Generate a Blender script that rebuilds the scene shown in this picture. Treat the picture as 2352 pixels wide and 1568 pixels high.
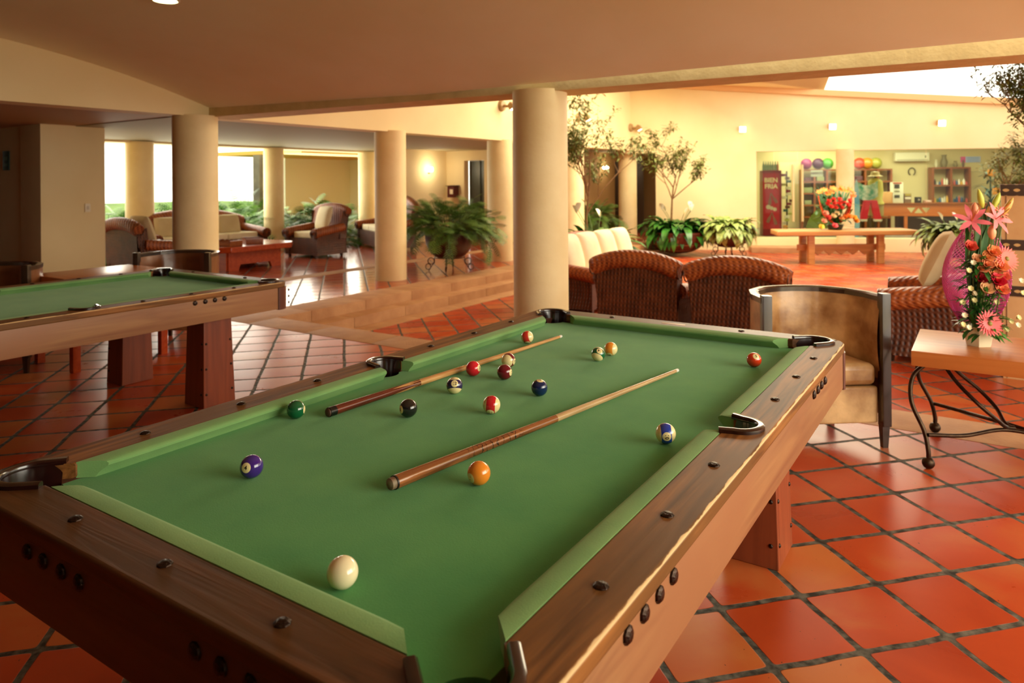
import bpy, bmesh, math, random
from mathutils import Vector, Matrix, Quaternion
for o in list(bpy.data.objects): bpy.data.objects.remove(o, do_unlink=True)
C = bpy.context.scene.collection
PI = math.pi
sin, cos = math.sin, math.cos
# ------------------------------------------------------------------ camera
FPX, CYP, CXP, ROLL = 1645.2, 417.45, 1176.0, .007
HC, GA = 1.513, .58                      # eye height, angle between the building grid and the view
cg, sg, cr, sr = cos(GA), sin(GA), cos(ROLL), sin(ROLL)
sc = bpy.context.scene
cam = bpy.data.cameras.new('camera'); camo = bpy.data.objects.new('camera', cam); C.objects.link(camo)
def cam2w(x, y, z): return Vector((cg*x - sg*y, sg*x + cg*y, z))
R_, U_, B_ = cam2w(cr, 0, -sr), cam2w(sr, 0, cr), cam2w(0, -1, 0)
camo.matrix_world = Matrix(((R_.x, U_.x, B_.x, 0), (R_.y, U_.y, B_.y, 0), (R_.z, U_.z, B_.z, HC), (0, 0, 0, 1)))
cam.sensor_width = 36; cam.sensor_fit = 'HORIZONTAL'; cam.lens = 36*FPX/2352
cam.shift_x = 0; cam.shift_y = -(784 - CYP)/2352
cam.clip_start = .05; cam.clip_end = 200
cam.dof.use_dof = True; cam.dof.focus_distance = 2.15; cam.dof.aperture_fstop = 4.0
sc.camera = camo
# ------------------------------------------------------------------ view, sky, daylight
sc.view_settings.view_transform = 'Standard'; sc.view_settings.look = 'None'
sc.view_settings.gamma = 1; sc.view_settings.use_curve_mapping = False; sc.view_settings.exposure = 0.5
W = bpy.data.worlds.new('sky'); sc.world = W; W.use_nodes = True
bg = W.node_tree.nodes['Background']; bg.inputs[0].default_value = (1, .96, .80, 1); bg.inputs[1].default_value = 1.9
def area(name, loc, d, sx, sy, watts, col):
    l = bpy.data.lights.new(name, 'AREA'); l.shape = 'RECTANGLE'; l.size = sx; l.size_y = sy; l.energy = watts; l.color = col
    o = bpy.data.objects.new(name, l); C.objects.link(o); o.location = loc
    o.rotation_euler = Vector(d).to_track_quat('-Z', 'Y').to_euler(); return o
area('terrace_daylight', (6.8, 3.0, 2.7), (-1, 0, -.42), 6.5, 3.0, 350, (1, .93, .76))
area('skylight_daylight', (-4.0, 13.4, 4.9), (-.30, -.45, -1), 4.6, 5.6, 640, (1, .84, .55))
area('garden_daylight', (-15.2, 11.0, 1.6), (1, 0, -.1), 9, 2.4, 400, (1, .93, .76))
# ------------------------------------------------------------------ pixel rays of the survey -> points in the place
def ray(px, py):
    X = (px-CXP)/FPX; Z = -(py-CYP)/FPX
    X, Z = X*cr+Z*sr, -X*sr+Z*cr
    return Vector((cg*X-sg, sg*X+cg, Z))
E0 = Vector((0, 0, HC))
def PZ(px, py, z=0): r = ray(px, py); return E0 + r*((z-HC)/r.z)
def PA(px, py, a): r = ray(px, py); return E0 + r*(a/r.x)
def PB(px, py, b): r = ray(px, py); return E0 + r*(b/r.y)
def PY(px, py, Y): return E0 + ray(px, py)*Y
# ------------------------------------------------------------------ materials
def hexc(h):
    h = h.lstrip('#'); v = [int(h[i:i+2], 16)/255 for i in (0, 2, 4)]
    return tuple((x/12.92 if x <= .04045 else ((x+.055)/1.055)**2.4) for x in v) + (1,)
def newmat(name):
    m = bpy.data.materials.new(name); m.use_nodes = True
    nt = m.node_tree; return m, nt, nt.nodes, nt.links, nt.nodes['Principled BSDF']
def nd(ns, t, **kw):
    n = ns.new(t)
    for k, v in kw.items(): setattr(n, k, v)
    return n
def mathn(ns, ls, op, a, b=None):
    n = ns.new('ShaderNodeMath'); n.operation = op
    for i, v in enumerate((a, b)):
        if v is None: continue
        if isinstance(v, (int, float)): n.inputs[i].default_value = v
        else: ls.new(v, n.inputs[i])
    return n.outputs[0]
def mixc(ns, ls, fac, a, b):
    n = ns.new('ShaderNodeMix'); n.data_type = 'RGBA'
    for s, v in ((n.inputs[0], fac), (n.inputs[6], a), (n.inputs[7], b)):
        if isinstance(v, (int, float)): s.default_value = v
        elif isinstance(v, tuple): s.default_value = v
        else: ls.new(v, s)
    return n.outputs[2]
def M(name, col, rough=.5, col2=None, scale=8, stretch=(1, 1, 1), detail=4, bump=0, bscale=None, metal=0, spec=.5, coat=0, lo=.35, hi=.65, sheen=0, trans=0):
    m, nt, ns, ls, p = newmat(name)
    c1 = hexc(col)
    p.inputs['Base Color'].default_value = c1
    p.inputs['Roughness'].default_value = rough; p.inputs['Metallic'].default_value = metal
    p.inputs['Specular IOR Level'].default_value = spec; p.inputs['Coat Weight'].default_value = coat; p.inputs['Coat Roughness'].default_value = .12
    p.inputs['Sheen Weight'].default_value = sheen; p.inputs['Sheen Roughness'].default_value = .4; p.inputs['Sheen Tint'].default_value = (.9, 1, .75, 1)
    if trans: p.inputs['Transmission Weight'].default_value = trans
    if col2 or bump:
        tc = ns.new('ShaderNodeTexCoord'); mp = ns.new('ShaderNodeMapping'); mp.inputs['Scale'].default_value = stretch
        ls.new(tc.outputs['Object'], mp.inputs[0])
        nz = ns.new('ShaderNodeTexNoise'); nz.inputs['Scale'].default_value = scale; nz.inputs['Detail'].default_value = detail
        ls.new(mp.outputs[0], nz.inputs[0])
        if col2:
            mr = ns.new('ShaderNodeMapRange'); mr.inputs[1].default_value = lo; mr.inputs[2].default_value = hi
            ls.new(nz.outputs[0], mr.inputs[0])
            ls.new(mixc(ns, ls, mr.outputs[0], c1, hexc(col2)), p.inputs['Base Color'])
        if bump:
            src = nz
            if bscale:
                src = ns.new('ShaderNodeTexNoise'); src.inputs['Scale'].default_value = bscale; ls.new(mp.outputs[0], src.inputs[0])
            b = ns.new('ShaderNodeBump'); b.inputs['Strength'].default_value = bump; b.inputs['Distance'].default_value = .01
            ls.new(src.outputs[0], b.inputs['Height']); ls.new(b.outputs[0], p.inputs['Normal'])
    return m
def wood(name, dark, light, rough=.35, axis=0, scale=1.0, coat=.3, third=None, bump=.15, spec=.32):
    """grained wood, the grain running along the given object axis"""
    m, nt, ns, ls, p = newmat(name)
    tc = ns.new('ShaderNodeTexCoord'); mp = ns.new('ShaderNodeMapping')
    s = [26*scale]*3; s[axis] = 1.6*scale; mp.inputs['Scale'].default_value = s
    ls.new(tc.outputs['Object'], mp.inputs[0])
    n1 = ns.new('ShaderNodeTexNoise'); n1.inputs['Scale'].default_value = 1.6; n1.inputs['Detail'].default_value = 8; n1.inputs['Distortion'].default_value = .8
    ls.new(mp.outputs[0], n1.inputs[0])
    n2 = ns.new('ShaderNodeTexNoise'); n2.inputs['Scale'].default_value = 2.2; ls.new(tc.outputs['Object'], n2.inputs[0])
    mr = ns.new('ShaderNodeMapRange'); mr.inputs[1].default_value = .32; mr.inputs[2].default_value = .68; ls.new(n1.outputs[0], mr.inputs[0])
    colr = mixc(ns, ls, mr.outputs[0], hexc(dark), hexc(light))
    if third:
        mr2 = ns.new('ShaderNodeMapRange'); mr2.inputs[1].default_value = .42; mr2.inputs[2].default_value = .66; ls.new(n2.outputs[0], mr2.inputs[0])
        colr = mixc(ns, ls, mr2.outputs[0], colr, hexc(third))
    ls.new(colr, p.inputs['Base Color'])
    p.inputs['Roughness'].default_value = rough; p.inputs['Coat Weight'].default_value = coat; p.inputs['Coat Roughness'].default_value = .2; p.inputs['Specular IOR Level'].default_value = spec
    b = ns.new('ShaderNodeBump'); b.inputs['Strength'].default_value = bump; b.inputs['Distance'].default_value = .004
    ls.new(n1.outputs[0], b.inputs['Height']); ls.new(b.outputs[0], p.inputs['Normal'])
    return m
def tile_mat(name, pitch, ang, ox, oy, gw, cols, grout, rough=.28, spec=.13):
    m, nt, ns, ls, p = newmat(name)
    tc = ns.new('ShaderNodeTexCoord'); mp = ns.new('ShaderNodeMapping'); mp.vector_type = 'TEXTURE'
    mp.inputs['Location'].default_value = (ox, oy, 0); mp.inputs['Rotation'].default_value = (0, 0, ang); mp.inputs['Scale'].default_value = (pitch, pitch, 1)
    ls.new(tc.outputs['Object'], mp.inputs[0])
    nz = ns.new('ShaderNodeTexNoise'); nz.inputs['Scale'].default_value = 3.5; nz.inputs['Detail'].default_value = 3; ls.new(tc.outputs['Object'], nz.inputs[0])
    sep = ns.new('ShaderNodeSeparateXYZ'); ls.new(mp.outputs[0], sep.inputs[0])
    wob = mathn(ns, ls, 'MULTIPLY', mathn(ns, ls, 'SUBTRACT', nz.outputs[0], .5), .07)
    ds = []
    fl = []
    for k in (0, 1):
        v = mathn(ns, ls, 'ADD', sep.outputs[k], wob)
        fl.append(mathn(ns, ls, 'FLOOR', v))
        fr = mathn(ns, ls, 'SUBTRACT', v, fl[-1])
        ds.append(mathn(ns, ls, 'ABSOLUTE', mathn(ns, ls, 'SUBTRACT', fr, .5)))
    # rounded tile outline: superellipse of the two distances
    h = .5 - gw/2/pitch
    pw = [mathn(ns, ls, 'POWER', mathn(ns, ls, 'DIVIDE', d, h), 26) for d in ds]
    q = mathn(ns, ls, 'POWER', mathn(ns, ls, 'ADD', pw[0], pw[1]), 1/26)
    mr = ns.new('ShaderNodeMapRange'); mr.inputs[1].default_value = .985; mr.inputs[2].default_value = 1.012; ls.new(q, mr.inputs[0])
    mask = mr.outputs[0]
    cmb = ns.new('ShaderNodeCombineXYZ'); ls.new(fl[0], cmb.inputs[0]); ls.new(fl[1], cmb.inputs[1])
    wn = ns.new('ShaderNodeTexWhiteNoise'); wn.noise_dimensions = '2D'; ls.new(cmb.outputs[0], wn.inputs[0])
    n3 = ns.new('ShaderNodeTexNoise'); n3.inputs['Scale'].default_value = 2.6; n3.inputs['Detail'].default_value = 5; n3.inputs['Distortion'].default_value = .6
    va = ns.new('ShaderNodeVectorMath'); va.operation = 'MULTIPLY_ADD'; ls.new(wn.outputs['Color'], va.inputs[0]); va.inputs[1].default_value = (40, 40, 40); ls.new(tc.outputs['Object'], va.inputs[2])
    ls.new(va.outputs[0], n3.inputs[0])
    f1 = mathn(ns, ls, 'ADD', mathn(ns, ls, 'MULTIPLY', wn.outputs[0], .45), mathn(ns, ls, 'MULTIPLY', n3.outputs[0], .75))
    ramp = ns.new('ShaderNodeValToRGB'); e = ramp.color_ramp.elements
    e[0].position = .25; e[0].color = hexc(cols[0]); e[1].position = .62; e[1].color = hexc(cols[1])
    x = e.new(.88); x.color = hexc(cols[2])
    ls.new(f1, ramp.inputs[0])
    # small dark pits and worn specks
    sp = ns.new('ShaderNodeTexNoise'); sp.inputs['Scale'].default_value = 55; sp.inputs['Detail'].default_value = 2; ls.new(tc.outputs['Object'], sp.inputs[0])
    spm = ns.new('ShaderNodeMapRange'); spm.inputs[1].default_value = .72; spm.inputs[2].default_value = .78; ls.new(sp.outputs[0], spm.inputs[0])
    tcol = mixc(ns, ls, spm.outputs[0], ramp.outputs[0], hexc('5a3420'))
    gn = ns.new('ShaderNodeTexNoise'); gn.inputs['Scale'].default_value = 26; gn.inputs['Detail'].default_value = 6; ls.new(tc.outputs['Object'], gn.inputs[0])
    gm = ns.new('ShaderNodeMapRange'); gm.inputs[1].default_value = .38; gm.inputs[2].default_value = .66; ls.new(gn.outputs[0], gm.inputs[0])
    gcol = mixc(ns, ls, gm.outputs[0], hexc(grout[0]), hexc(grout[1]))
    ls.new(mixc(ns, ls, mask, tcol, gcol), p.inputs['Base Color'])
    rg = mathn(ns, ls, 'ADD', mathn(ns, ls, 'MULTIPLY', mask, .35), mathn(ns, ls, 'ADD', rough-.05, mathn(ns, ls, 'MULTIPLY', n3.outputs[0], .12)))
    ls.new(rg, p.inputs['Roughness']); p.inputs['Specular IOR Level'].default_value = spec
    # each tile crowned a little, grout sunk
    crown = mathn(ns, ls, 'ADD', mathn(ns, ls, 'MULTIPLY', mathn(ns, ls, 'POWER', ds[0], 4), -5), mathn(ns, ls, 'MULTIPLY', mathn(ns, ls, 'POWER', ds[1], 4), -5))
    hgt = mathn(ns, ls, 'ADD', mathn(ns, ls, 'MULTIPLY', mask, -1.0), mathn(ns, ls, 'ADD', crown, mathn(ns, ls, 'MULTIPLY', n3.outputs[0], .35)))
    b = ns.new('ShaderNodeBump'); b.inputs['Strength'].default_value = .35; b.inputs['Distance'].default_value = .005
    ls.new(hgt, b.inputs['Height']); ls.new(b.outputs[0], p.inputs['Normal'])
    return m
def wicker(name, dark, light, sx=34, sz=60, rough=.45):
    m, nt, ns, ls, p = newmat(name)
    tc = ns.new('ShaderNodeTexCoord'); sep = ns.new('ShaderNodeSeparateXYZ'); ls.new(tc.outputs['Object'], sep.inputs[0])
    u = mathn(ns, ls, 'ADD', sep.outputs[0], sep.outputs[1])
    a = mathn(ns, ls, 'SINE', mathn(ns, ls, 'MULTIPLY', u, sx*2*PI/2))
    b_ = mathn(ns, ls, 'SINE', mathn(ns, ls, 'MULTIPLY', sep.outputs[2], sz*2*PI/2))
    w = mathn(ns, ls, 'MULTIPLY', a, b_)
    nz = ns.new('ShaderNodeTexNoise'); nz.inputs['Scale'].default_value = 7; nz.inputs['Detail'].default_value = 4; ls.new(tc.outputs['Object'], nz.inputs[0])
    f = mathn(ns, ls, 'ADD', mathn(ns, ls, 'MULTIPLY', mathn(ns, ls, 'ADD', mathn(ns, ls, 'MULTIPLY', w, .35), mathn(ns, ls, 'MULTIPLY', a, .4)), .5), nz.outputs[0])
    mr = ns.new('ShaderNodeMapRange'); mr.inputs[1].default_value = .15; mr.inputs[2].default_value = .85; ls.new(f, mr.inputs[0])
    ls.new(mixc(ns, ls, mr.outputs[0], hexc(dark), hexc(light)), p.inputs['Base Color'])
    p.inputs['Roughness'].default_value = rough
    b = ns.new('ShaderNodeBump'); b.inputs['Strength'].default_value = .7; b.inputs['Distance'].default_value = .006
    ls.new(mathn(ns, ls, 'ADD', mathn(ns, ls, 'MULTIPLY', a, .6), mathn(ns, ls, 'MULTIPLY', w, .5)), b.inputs['Height']); ls.new(b.outputs[0], p.inputs['Normal'])
    return m
def emit(name, col, s):
    m, nt, ns, ls, p = newmat(name)
    p.inputs['Base Color'].default_value = hexc(col); p.inputs['Emission Color'].default_value = hexc(col); p.inputs['Emission Strength'].default_value = s
    return m
def cloth_mat(name, c1, c2, fuzz=.25):
    m = M(name, c1, .95, c2, scale=5, detail=6, lo=.3, hi=.75, spec=.12, sheen=fuzz)
    ns, ls = m.node_tree.nodes, m.node_tree.links; p = ns['Principled BSDF']
    tc = ns.new('ShaderNodeTexCoord'); n = ns.new('ShaderNodeTexNoise'); n.inputs['Scale'].default_value = 260; n.inputs['Detail'].default_value = 2; ls.new(tc.outputs['Object'], n.inputs[0])
    b = ns.new('ShaderNodeBump'); b.inputs['Strength'].default_value = .35; b.inputs['Distance'].default_value = .001
    ls.new(n.outputs[0], b.inputs['Height']); ls.new(b.outputs[0], p.inputs['Normal'])
    return m
m_wall = M('cream_paint', 'f3dfae', .75, 'eed8a4', scale=1.2, bump=.05, bscale=40, spec=.3)
m_colm = M('column_plaster', 'f2ddab', .6, 'e9d09a', scale=2.5, bump=.18, bscale=22, spec=.3)
m_ceil = M('ceiling_plaster', 'faf0d6', .8, 'f5e8c8', scale=1.0, bump=.06, bscale=30, spec=.2)
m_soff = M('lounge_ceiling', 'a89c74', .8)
m_beam = M('rough_beam_plaster', 'd9bd86', .8, 'cdb07a', scale=6, bump=.5, bscale=30, spec=.2)
m_stone = M('carved_stone', 'a9784f', .62, 'b98a5e', scale=5, detail=8, bump=.25, bscale=60, spec=.35)
GOX, GOY = cam2w(1.763, 3.773, 0)[:2]
m_tile = tile_mat('terracotta_tile', .3235, math.radians(46.4), GOX, GOY, .024, ('9c3519', 'b64620', 'be6a36'), ('33302a', '6f675a'))
m_tile2 = tile_mat('terracotta_tile_lounge', .3235, math.radians(46.4), GOX, GOY, .024, ('96301a', 'b0421f', 'b9602f'), ('3c3830', '6f675a'), rough=.16, spec=.35)
m_felt = cloth_mat('green_baize', '4a9052', '5a9c58', .2)
m_cush = cloth_mat('green_cushion_cloth', '6f9a5e', '84aa6a', .15)
m_rail = wood('rail_wood', '4c2c14', '9c6634', .5, 1, .8, 0, third='6e4a26', bump=.35, spec=.2)
m_railx = wood('rail_wood_cross', '38200f', '6e4222', .45, 0, .8, .04, third='543619', bump=.35)
m_apron = wood('apron_wood', '83563a', 'a2764e', .42, 1, .45, .12, third='956544')
m_apronx = wood('apron_wood_cross_shaded', '48301f', '5c3e28', .38, 0, .45, .2)  # end aprons: shade of the near face put into a darker colour
m_leg = wood('leg_wood', '7a3a22', '94492a', .4, 2, .5, .15)
m_corner = wood('corner_wood', '5c3224', '6e3e2b', .45, 2, .6, .1)
m_pocket = M('pocket_leather', '1c0a07', .22, '2a100b', scale=14, coat=.5)
m_bolt = M('forged_iron', '2c211b', .32, '3c2c22', scale=60, bump=.5, metal=.8)
m_iron = M('wrought_iron', '38281c', .38, '4a3726', scale=30, metal=.85, bump=.2)
m_leather = M('mottled_tan_leather', '8a5c30', .34, 'e0b880', scale=4.5, detail=5, lo=.36, hi=.66, bump=.12, bscale=35, coat=.1)  # pale mottle lightened to stand for highlights on the leather
m_ldark = M('brown_leather', '6b3f22', .32, '8a5630', scale=3.2, detail=5, bump=.12, bscale=35, coat=.1)
m_dwood = M('dark_chair_wood', '2a1b12', .28, '3b281a', scale=12, stretch=(1, 1, .1), coat=.4)
m_wick = wicker('wicker_bright', '6e2f14', 'b0602c')
m_wickd = wicker('wicker_dark', '2e150c', '6e3c20', sx=46, sz=40)
m_cushw = M('cream_canvas', 'efe3c2', .85, 'e6d8b4', scale=4, bump=.25, bscale=7, sheen=.2)
m_cusht = M('beige_canvas', 'd0bd95', .85, 'c6b086', scale=4, bump=.3, bscale=7, sheen=.2)
m_red = wood('red_table_wood', 'a03a16', 'b84a1e', .25, 0, .5, .4)
m_orange = wood('orange_table_wood', 'b5642c', 'c97c3e', .3, 0, .4, .12)
m_pine = wood('pine_bench_wood', 'b07a42', 'cc9658', .45, 0, .5, .1)
m_shopw = wood('shop_shelf_wood', '7c3c1a', '96501f', .4, 0, .6, .1)
m_count = wood('counter_wood', 'c05e24', 'd47434', .35, 0, .5, .2)
m_clay = M('brown_clay', '3c1a10', .38, '522516', scale=5, bump=.15, bscale=14, coat=.2)
m_leafd = M('fern_leaf', '3a5a1e', .5, '62832f', scale=9, spec=.5)
m_leafy = M('garden_fern_leaf', '234f10', .5, '58891c', scale=7, spec=.2)
m_lily = M('lily_leaf', '1f4d1c', .35, '3f7a28', scale=8)
m_agl = M('aglaonema_leaf', '6e8a3c', .42, 'a9b668', scale=14)
m_agl2 = M('aglaonema_leaf_dark', '4a5c22', .42, '848f45', scale=14)
m_stem = M('plant_stem', '5a7030', .5)
m_bark = M('tree_bark', '8a6338', .75, '6d4a28', scale=20)
m_tleaf = M('tree_leaf', '5c6a2c', .5, '7c8440', scale=9)
m_white = M('white_petal', 'f4efe0', .5)
m_tilep = M('tan_stone_tile', 'c99b68', .5, 'd6ab78', scale=4, spec=.4)
m_glass = None
def glassm():
    m, nt, ns, ls, p = newmat('shop_glass')
    ns.remove(p); g = ns.new('ShaderNodeBsdfTransparent'); g.inputs[0].default_value = (.86, .93, .86, 1)
    r = ns.new('ShaderNodeBsdfGlossy'); r.inputs['Roughness'].default_value = .02; r.inputs[0].default_value = (1, 1, 1, 1)
    fr = ns.new('ShaderNodeFresnel'); fr.inputs[0].default_value = 1.18
    mx = ns.new('ShaderNodeMixShader'); ls.new(fr.outputs[0], mx.inputs[0]); ls.new(g.outputs[0], mx.inputs[1]); ls.new(r.outputs[0], mx.inputs[2])
    ls.new(mx.outputs[0], ns['Material Output'].inputs[0]); return m
m_glass = glassm()
_flat = {}
def F(h, rough=.5, metal=0, coat=0):
    k = (h, rough, metal, coat)
    if k not in _flat: _flat[k] = M('paint_'+h, h, rough, metal=metal, coat=coat)
    return _flat[k]
# ------------------------------------------------------------------ mesh builder
def frame(t):
    t = t.normalized(); u = Vector((0, 0, 1)) if abs(t.z) < .92 else Vector((1, 0, 0))
    n = t.cross(u).normalized(); return n, n.cross(t).normalized()
class MB:
    def __init__(s): s.v = []; s.f = []; s.mi = []; s.cur = 0
    def mat(s, i): s.cur = i; return s
    def face(s, f): s.f.append(tuple(f)); s.mi.append(s.cur)
    def add(s, vs, fs, T=None):
        k = len(s.v)
        s.v += [tuple(T @ Vector(v)) if T else tuple(v) for v in vs]
        for f in fs: s.face([i+k for i in f])
        return s
    def box(s, c, d, bev=0, T=None, rz=0, seg=2):
        bm = bmesh.new(); bmesh.ops.create_cube(bm, size=1)
        for v in bm.verts: v.co = Vector((v.co.x*d[0], v.co.y*d[1], v.co.z*d[2]))
        if bev: bmesh.ops.bevel(bm, geom=bm.edges[:], offset=bev, segments=seg, profile=.7, affect='EDGES')
        TT = (T or Matrix()) @ Matrix.Translation(c) @ Matrix.Rotation(rz, 4, 'Z')
        bm.verts.index_update()
        s.add([v.co.copy() for v in bm.verts], [[v.index for v in f.verts] for f in bm.faces], TT); bm.free(); return s
    def prism(s, poly, z0, z1, T=None, top=None):
        n = len(poly); t = top or poly
        vs = [(x, y, z0) for x, y in poly] + [(x, y, z1) for x, y in t]
        fs = [list(range(n))[::-1], list(range(n, 2*n))] + [[i, (i+1) % n, n+(i+1) % n, n+i] for i in range(n)]
        return s.add(vs, fs, T)
    def sweep(s, pts, rad, seg=10, cap=True, sq=1, T=None, closed=False):
        pts = [Vector(p) for p in pts]; n = len(pts)
        if isinstance(rad, (int, float)): rad = [rad]*n
        vs = []; prevn = None
        for i, p in enumerate(pts):
            if closed: t = pts[(i+1) % n] - pts[i-1]
            else: t = pts[min(i+1, n-1)] - pts[max(i-1, 0)]
            if t.length < 1e-9: t = Vector((0, 0, 1))
            t.normalize()
            if prevn is None: a, b = frame(t)
            else:
                a = prevn - t*prevn.dot(t)
                if a.length < 1e-6: a, b = frame(t)
                a.normalize(); b = a.cross(t)
            prevn = a
            for k in range(seg):
                th = 2*PI*k/seg
                vs.append(p + a*cos(th)*rad[i] + b*sin(th)*rad[i]*sq)
        fs = []
        for i in range(n if closed else n-1):
            j = (i+1) % n
            for k in range(seg):
                fs.append([i*seg+k, i*seg+(k+1) % seg, j*seg+(k+1) % seg, j*seg+k])
        if cap and not closed: fs += [list(range(seg))[::-1], [(n-1)*seg+k for k in range(seg)]]
        return s.add(vs, fs, T)
    def lathe(s, prof, seg=24, T=None, caps=False, ang=2*PI):
        n = len(prof); vs = []; full = abs(ang-2*PI) < 1e-6; cols = seg if full else seg+1
        for k in range(cols):
            th = ang*k/seg
            for r, z in prof: vs.append((r*cos(th), r*sin(th), z))
        fs = []
        for k in range(seg):
            j = (k+1) % cols
            for i in range(n-1): fs.append([k*n+i, j*n+i, j*n+i+1, k*n+i+1])
        if caps:
            fs.append([k*n for k in range(cols)][::-1]); fs.append([k*n+n-1 for k in range(cols)])
        return s.add(vs, fs, T)
    def ball(s, c, r, seg=12, T=None, sc_=(1, 1, 1)):
        pr = [(max(1e-5, sin(PI*i/(seg//2+2)))*1, -cos(PI*i/(seg//2+2))) for i in range(seg//2+3)]
        TT = (T or Matrix()) @ Matrix.Translation(c) @ Matrix.Diagonal((r*sc_[0], r*sc_[1], r*sc_[2], 1))
        return s.lathe(pr, seg, TT)
    def grid(s, fn, nu, nv, T=None):
        vs = [fn(i/nu, j/nv) for i in range(nu+1) for j in range(nv+1)]
        fs = [[i*(nv+1)+j, (i+1)*(nv+1)+j, (i+1)*(nv+1)+j+1, i*(nv+1)+j+1] for i in range(nu) for j in range(nv)]
        return s.add(vs, fs, T)
    def build(s, name, mats, parent=None, smooth=40, loc=None):
        me = bpy.data.meshes.new(name); me.from_pydata([tuple(v) for v in s.v], [], s.f)
        if not isinstance(mats, (list, tuple)): mats = [mats]
        for m in mats: me.materials.append(m)
        if len(mats) > 1: me.polygons.foreach_set('material_index', s.mi)
        bm = bmesh.new(); bm.from_mesh(me); bmesh.ops.recalc_face_normals(bm, faces=bm.faces[:]); bm.to_mesh(me); bm.free()
        if smooth:
            me.polygons.foreach_set('use_smooth', [True]*len(me.polygons))
            try: me.set_sharp_from_angle(angle=math.radians(smooth))
            except Exception: pass
        me.update()
        o = bpy.data.objects.new(name, me); C.objects.link(o)
        if parent: o.parent = parent
        if loc is not None: o.location = loc
        return o
def thing(name, label, cat, loc=(0, 0, 0), rz=0, group=None):
    o = bpy.data.objects.new(name, None); C.objects.link(o); o.empty_display_size = .1
    o.location = loc; o.rotation_euler = (0, 0, rz); o['label'] = label; o['category'] = cat
    if group: o['group'] = group
    return o
def tag(o, label, cat, group=None, kind=None):
    o['label'] = label; o['category'] = cat
    if group: o['group'] = group
    if kind: o['kind'] = kind
    return o
def struct(name, mb, m, smooth=40):
    o = mb.build(name, m, smooth=smooth); o['kind'] = 'structure'; return o
KIDS = {}
def copy_tree(o, loc=None, rz=None, label=None, group=None, parent=None, kids=None):
    if kids is None:
        kids = {}
        for x in bpy.data.objects:
            if x.parent: kids.setdefault(x.parent.name, []).append(x)
    n = o.copy(); C.objects.link(n)
    if parent: n.parent = parent
    if loc is not None: n.location = loc
    if rz is not None: n.rotation_euler = (0, 0, rz)
    if label: n['label'] = label
    if group: n['group'] = group
    for ch in kids.get(o.name, []): copy_tree(ch, parent=n, kids=kids)
    return n
def bake(o):
    dg = bpy.context.evaluated_depsgraph_get(); dg.update()
    me = bpy.data.meshes.new_from_object(o.evaluated_get(dg)); old = o.data
    o.modifiers.clear(); o.data = me; me.name = o.name
    bpy.data.meshes.remove(old)
def cut(o, cutter, solver='EXACT'):
    md = o.modifiers.new('b', 'BOOLEAN'); md.operation = 'DIFFERENCE'; md.object = cutter; md.solver = solver
    bake(o)
def text_mesh(txt, size, depth=.0, font_bold=0):
    cu = bpy.data.curves.new('t', 'FONT'); cu.body = txt; cu.size = size; cu.align_x = 'CENTER'; cu.align_y = 'CENTER'; cu.extrude = depth; cu.offset = font_bold; cu.resolution_u = 3
    to = bpy.data.objects.new('t', cu); C.objects.link(to)
    dg = bpy.context.evaluated_depsgraph_get(); dg.update()
    me = bpy.data.meshes.new_from_object(to.evaluated_get(dg))
    vs = [v.co.copy() for v in me.vertices]; fs = [list(p.vertices) for p in me.polygons]
    bpy.data.objects.remove(to, do_unlink=True); bpy.data.curves.remove(cu); bpy.data.meshes.remove(me)
    return vs, fs
def smoothstep(x): x = max(0, min(1, x)); return x*x*(3-2*x)
# ================================================================== THE ROOM
LZ = -.25                                # lobby floor, two steps down
def quad(pts, z): return [(x, y) for x, y in pts], z
f = MB(); f.prism([(-16.5, -6), (2.4, -6), (2.4, 4.9), (-16.5, 4.9)], -.4, 0); struct('floor', f, m_tile)
f = MB(); f.prism([(-16.5, 4.9), (-7.16, 4.9), (-7.16, 21), (-16.5, 21)], -.4, 0); struct('floor', f, m_tile2)
f = MB(); f.prism([(-6.1, 5.3), (9, 5.3), (9, 24), (-6.1, 24)], -.5, LZ); struct('floor', f, m_tile)
f = MB(); f.prism([(2.4, -8), (22, -8), (22, 4.9), (2.4, 4.9)], -.4, -.01); struct('floor', f, M('terrace_bounce_paving', 'f0e4c4', .8))  # unseen pale paving, added to bounce daylight up to the ceiling
# stone coping, treads and bands
def stone_run(name, x0, x1, y0, y1, z0, z1, along, n, bev=.006):
    for k in range(1):
        f = MB()
        for i in range(n):
            a, b = i/n, (i+1)/n
            if along == 'y': c = ((x0+x1)/2, y0+(y1-y0)*(a+b)/2, (z0+z1)/2); d = (x1-x0, (y1-y0)/n-.004, z1-z0)
            else: c = (x0+(x1-x0)*(a+b)/2, (y0+y1)/2, (z0+z1)/2); d = ((x1-x0)/n-.004, y1-y0, z1-z0)
            f.box(c, d, bev)
        return struct(name, f, m_stone)
stone_run('trim_1', -7.16, -6.65, 4.9, 21, -.3, .003, 'y', 18)
stone_run('trim_2', -6.65, -6.38, 5.3, 21, -.4, -.122, 'y', 17)
stone_run('trim_3', -6.38, -6.1, 5.3, 21, -.4, LZ+.004, 'y', 17)
stone_run('trim_4', -6.65, 8, 4.9, 5.3, -.5, .003, 'x', 16)
stone_run('trim_5', -9.35, -9.02, 6.4, 15, -.05, .003, 'y', 12)
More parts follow.
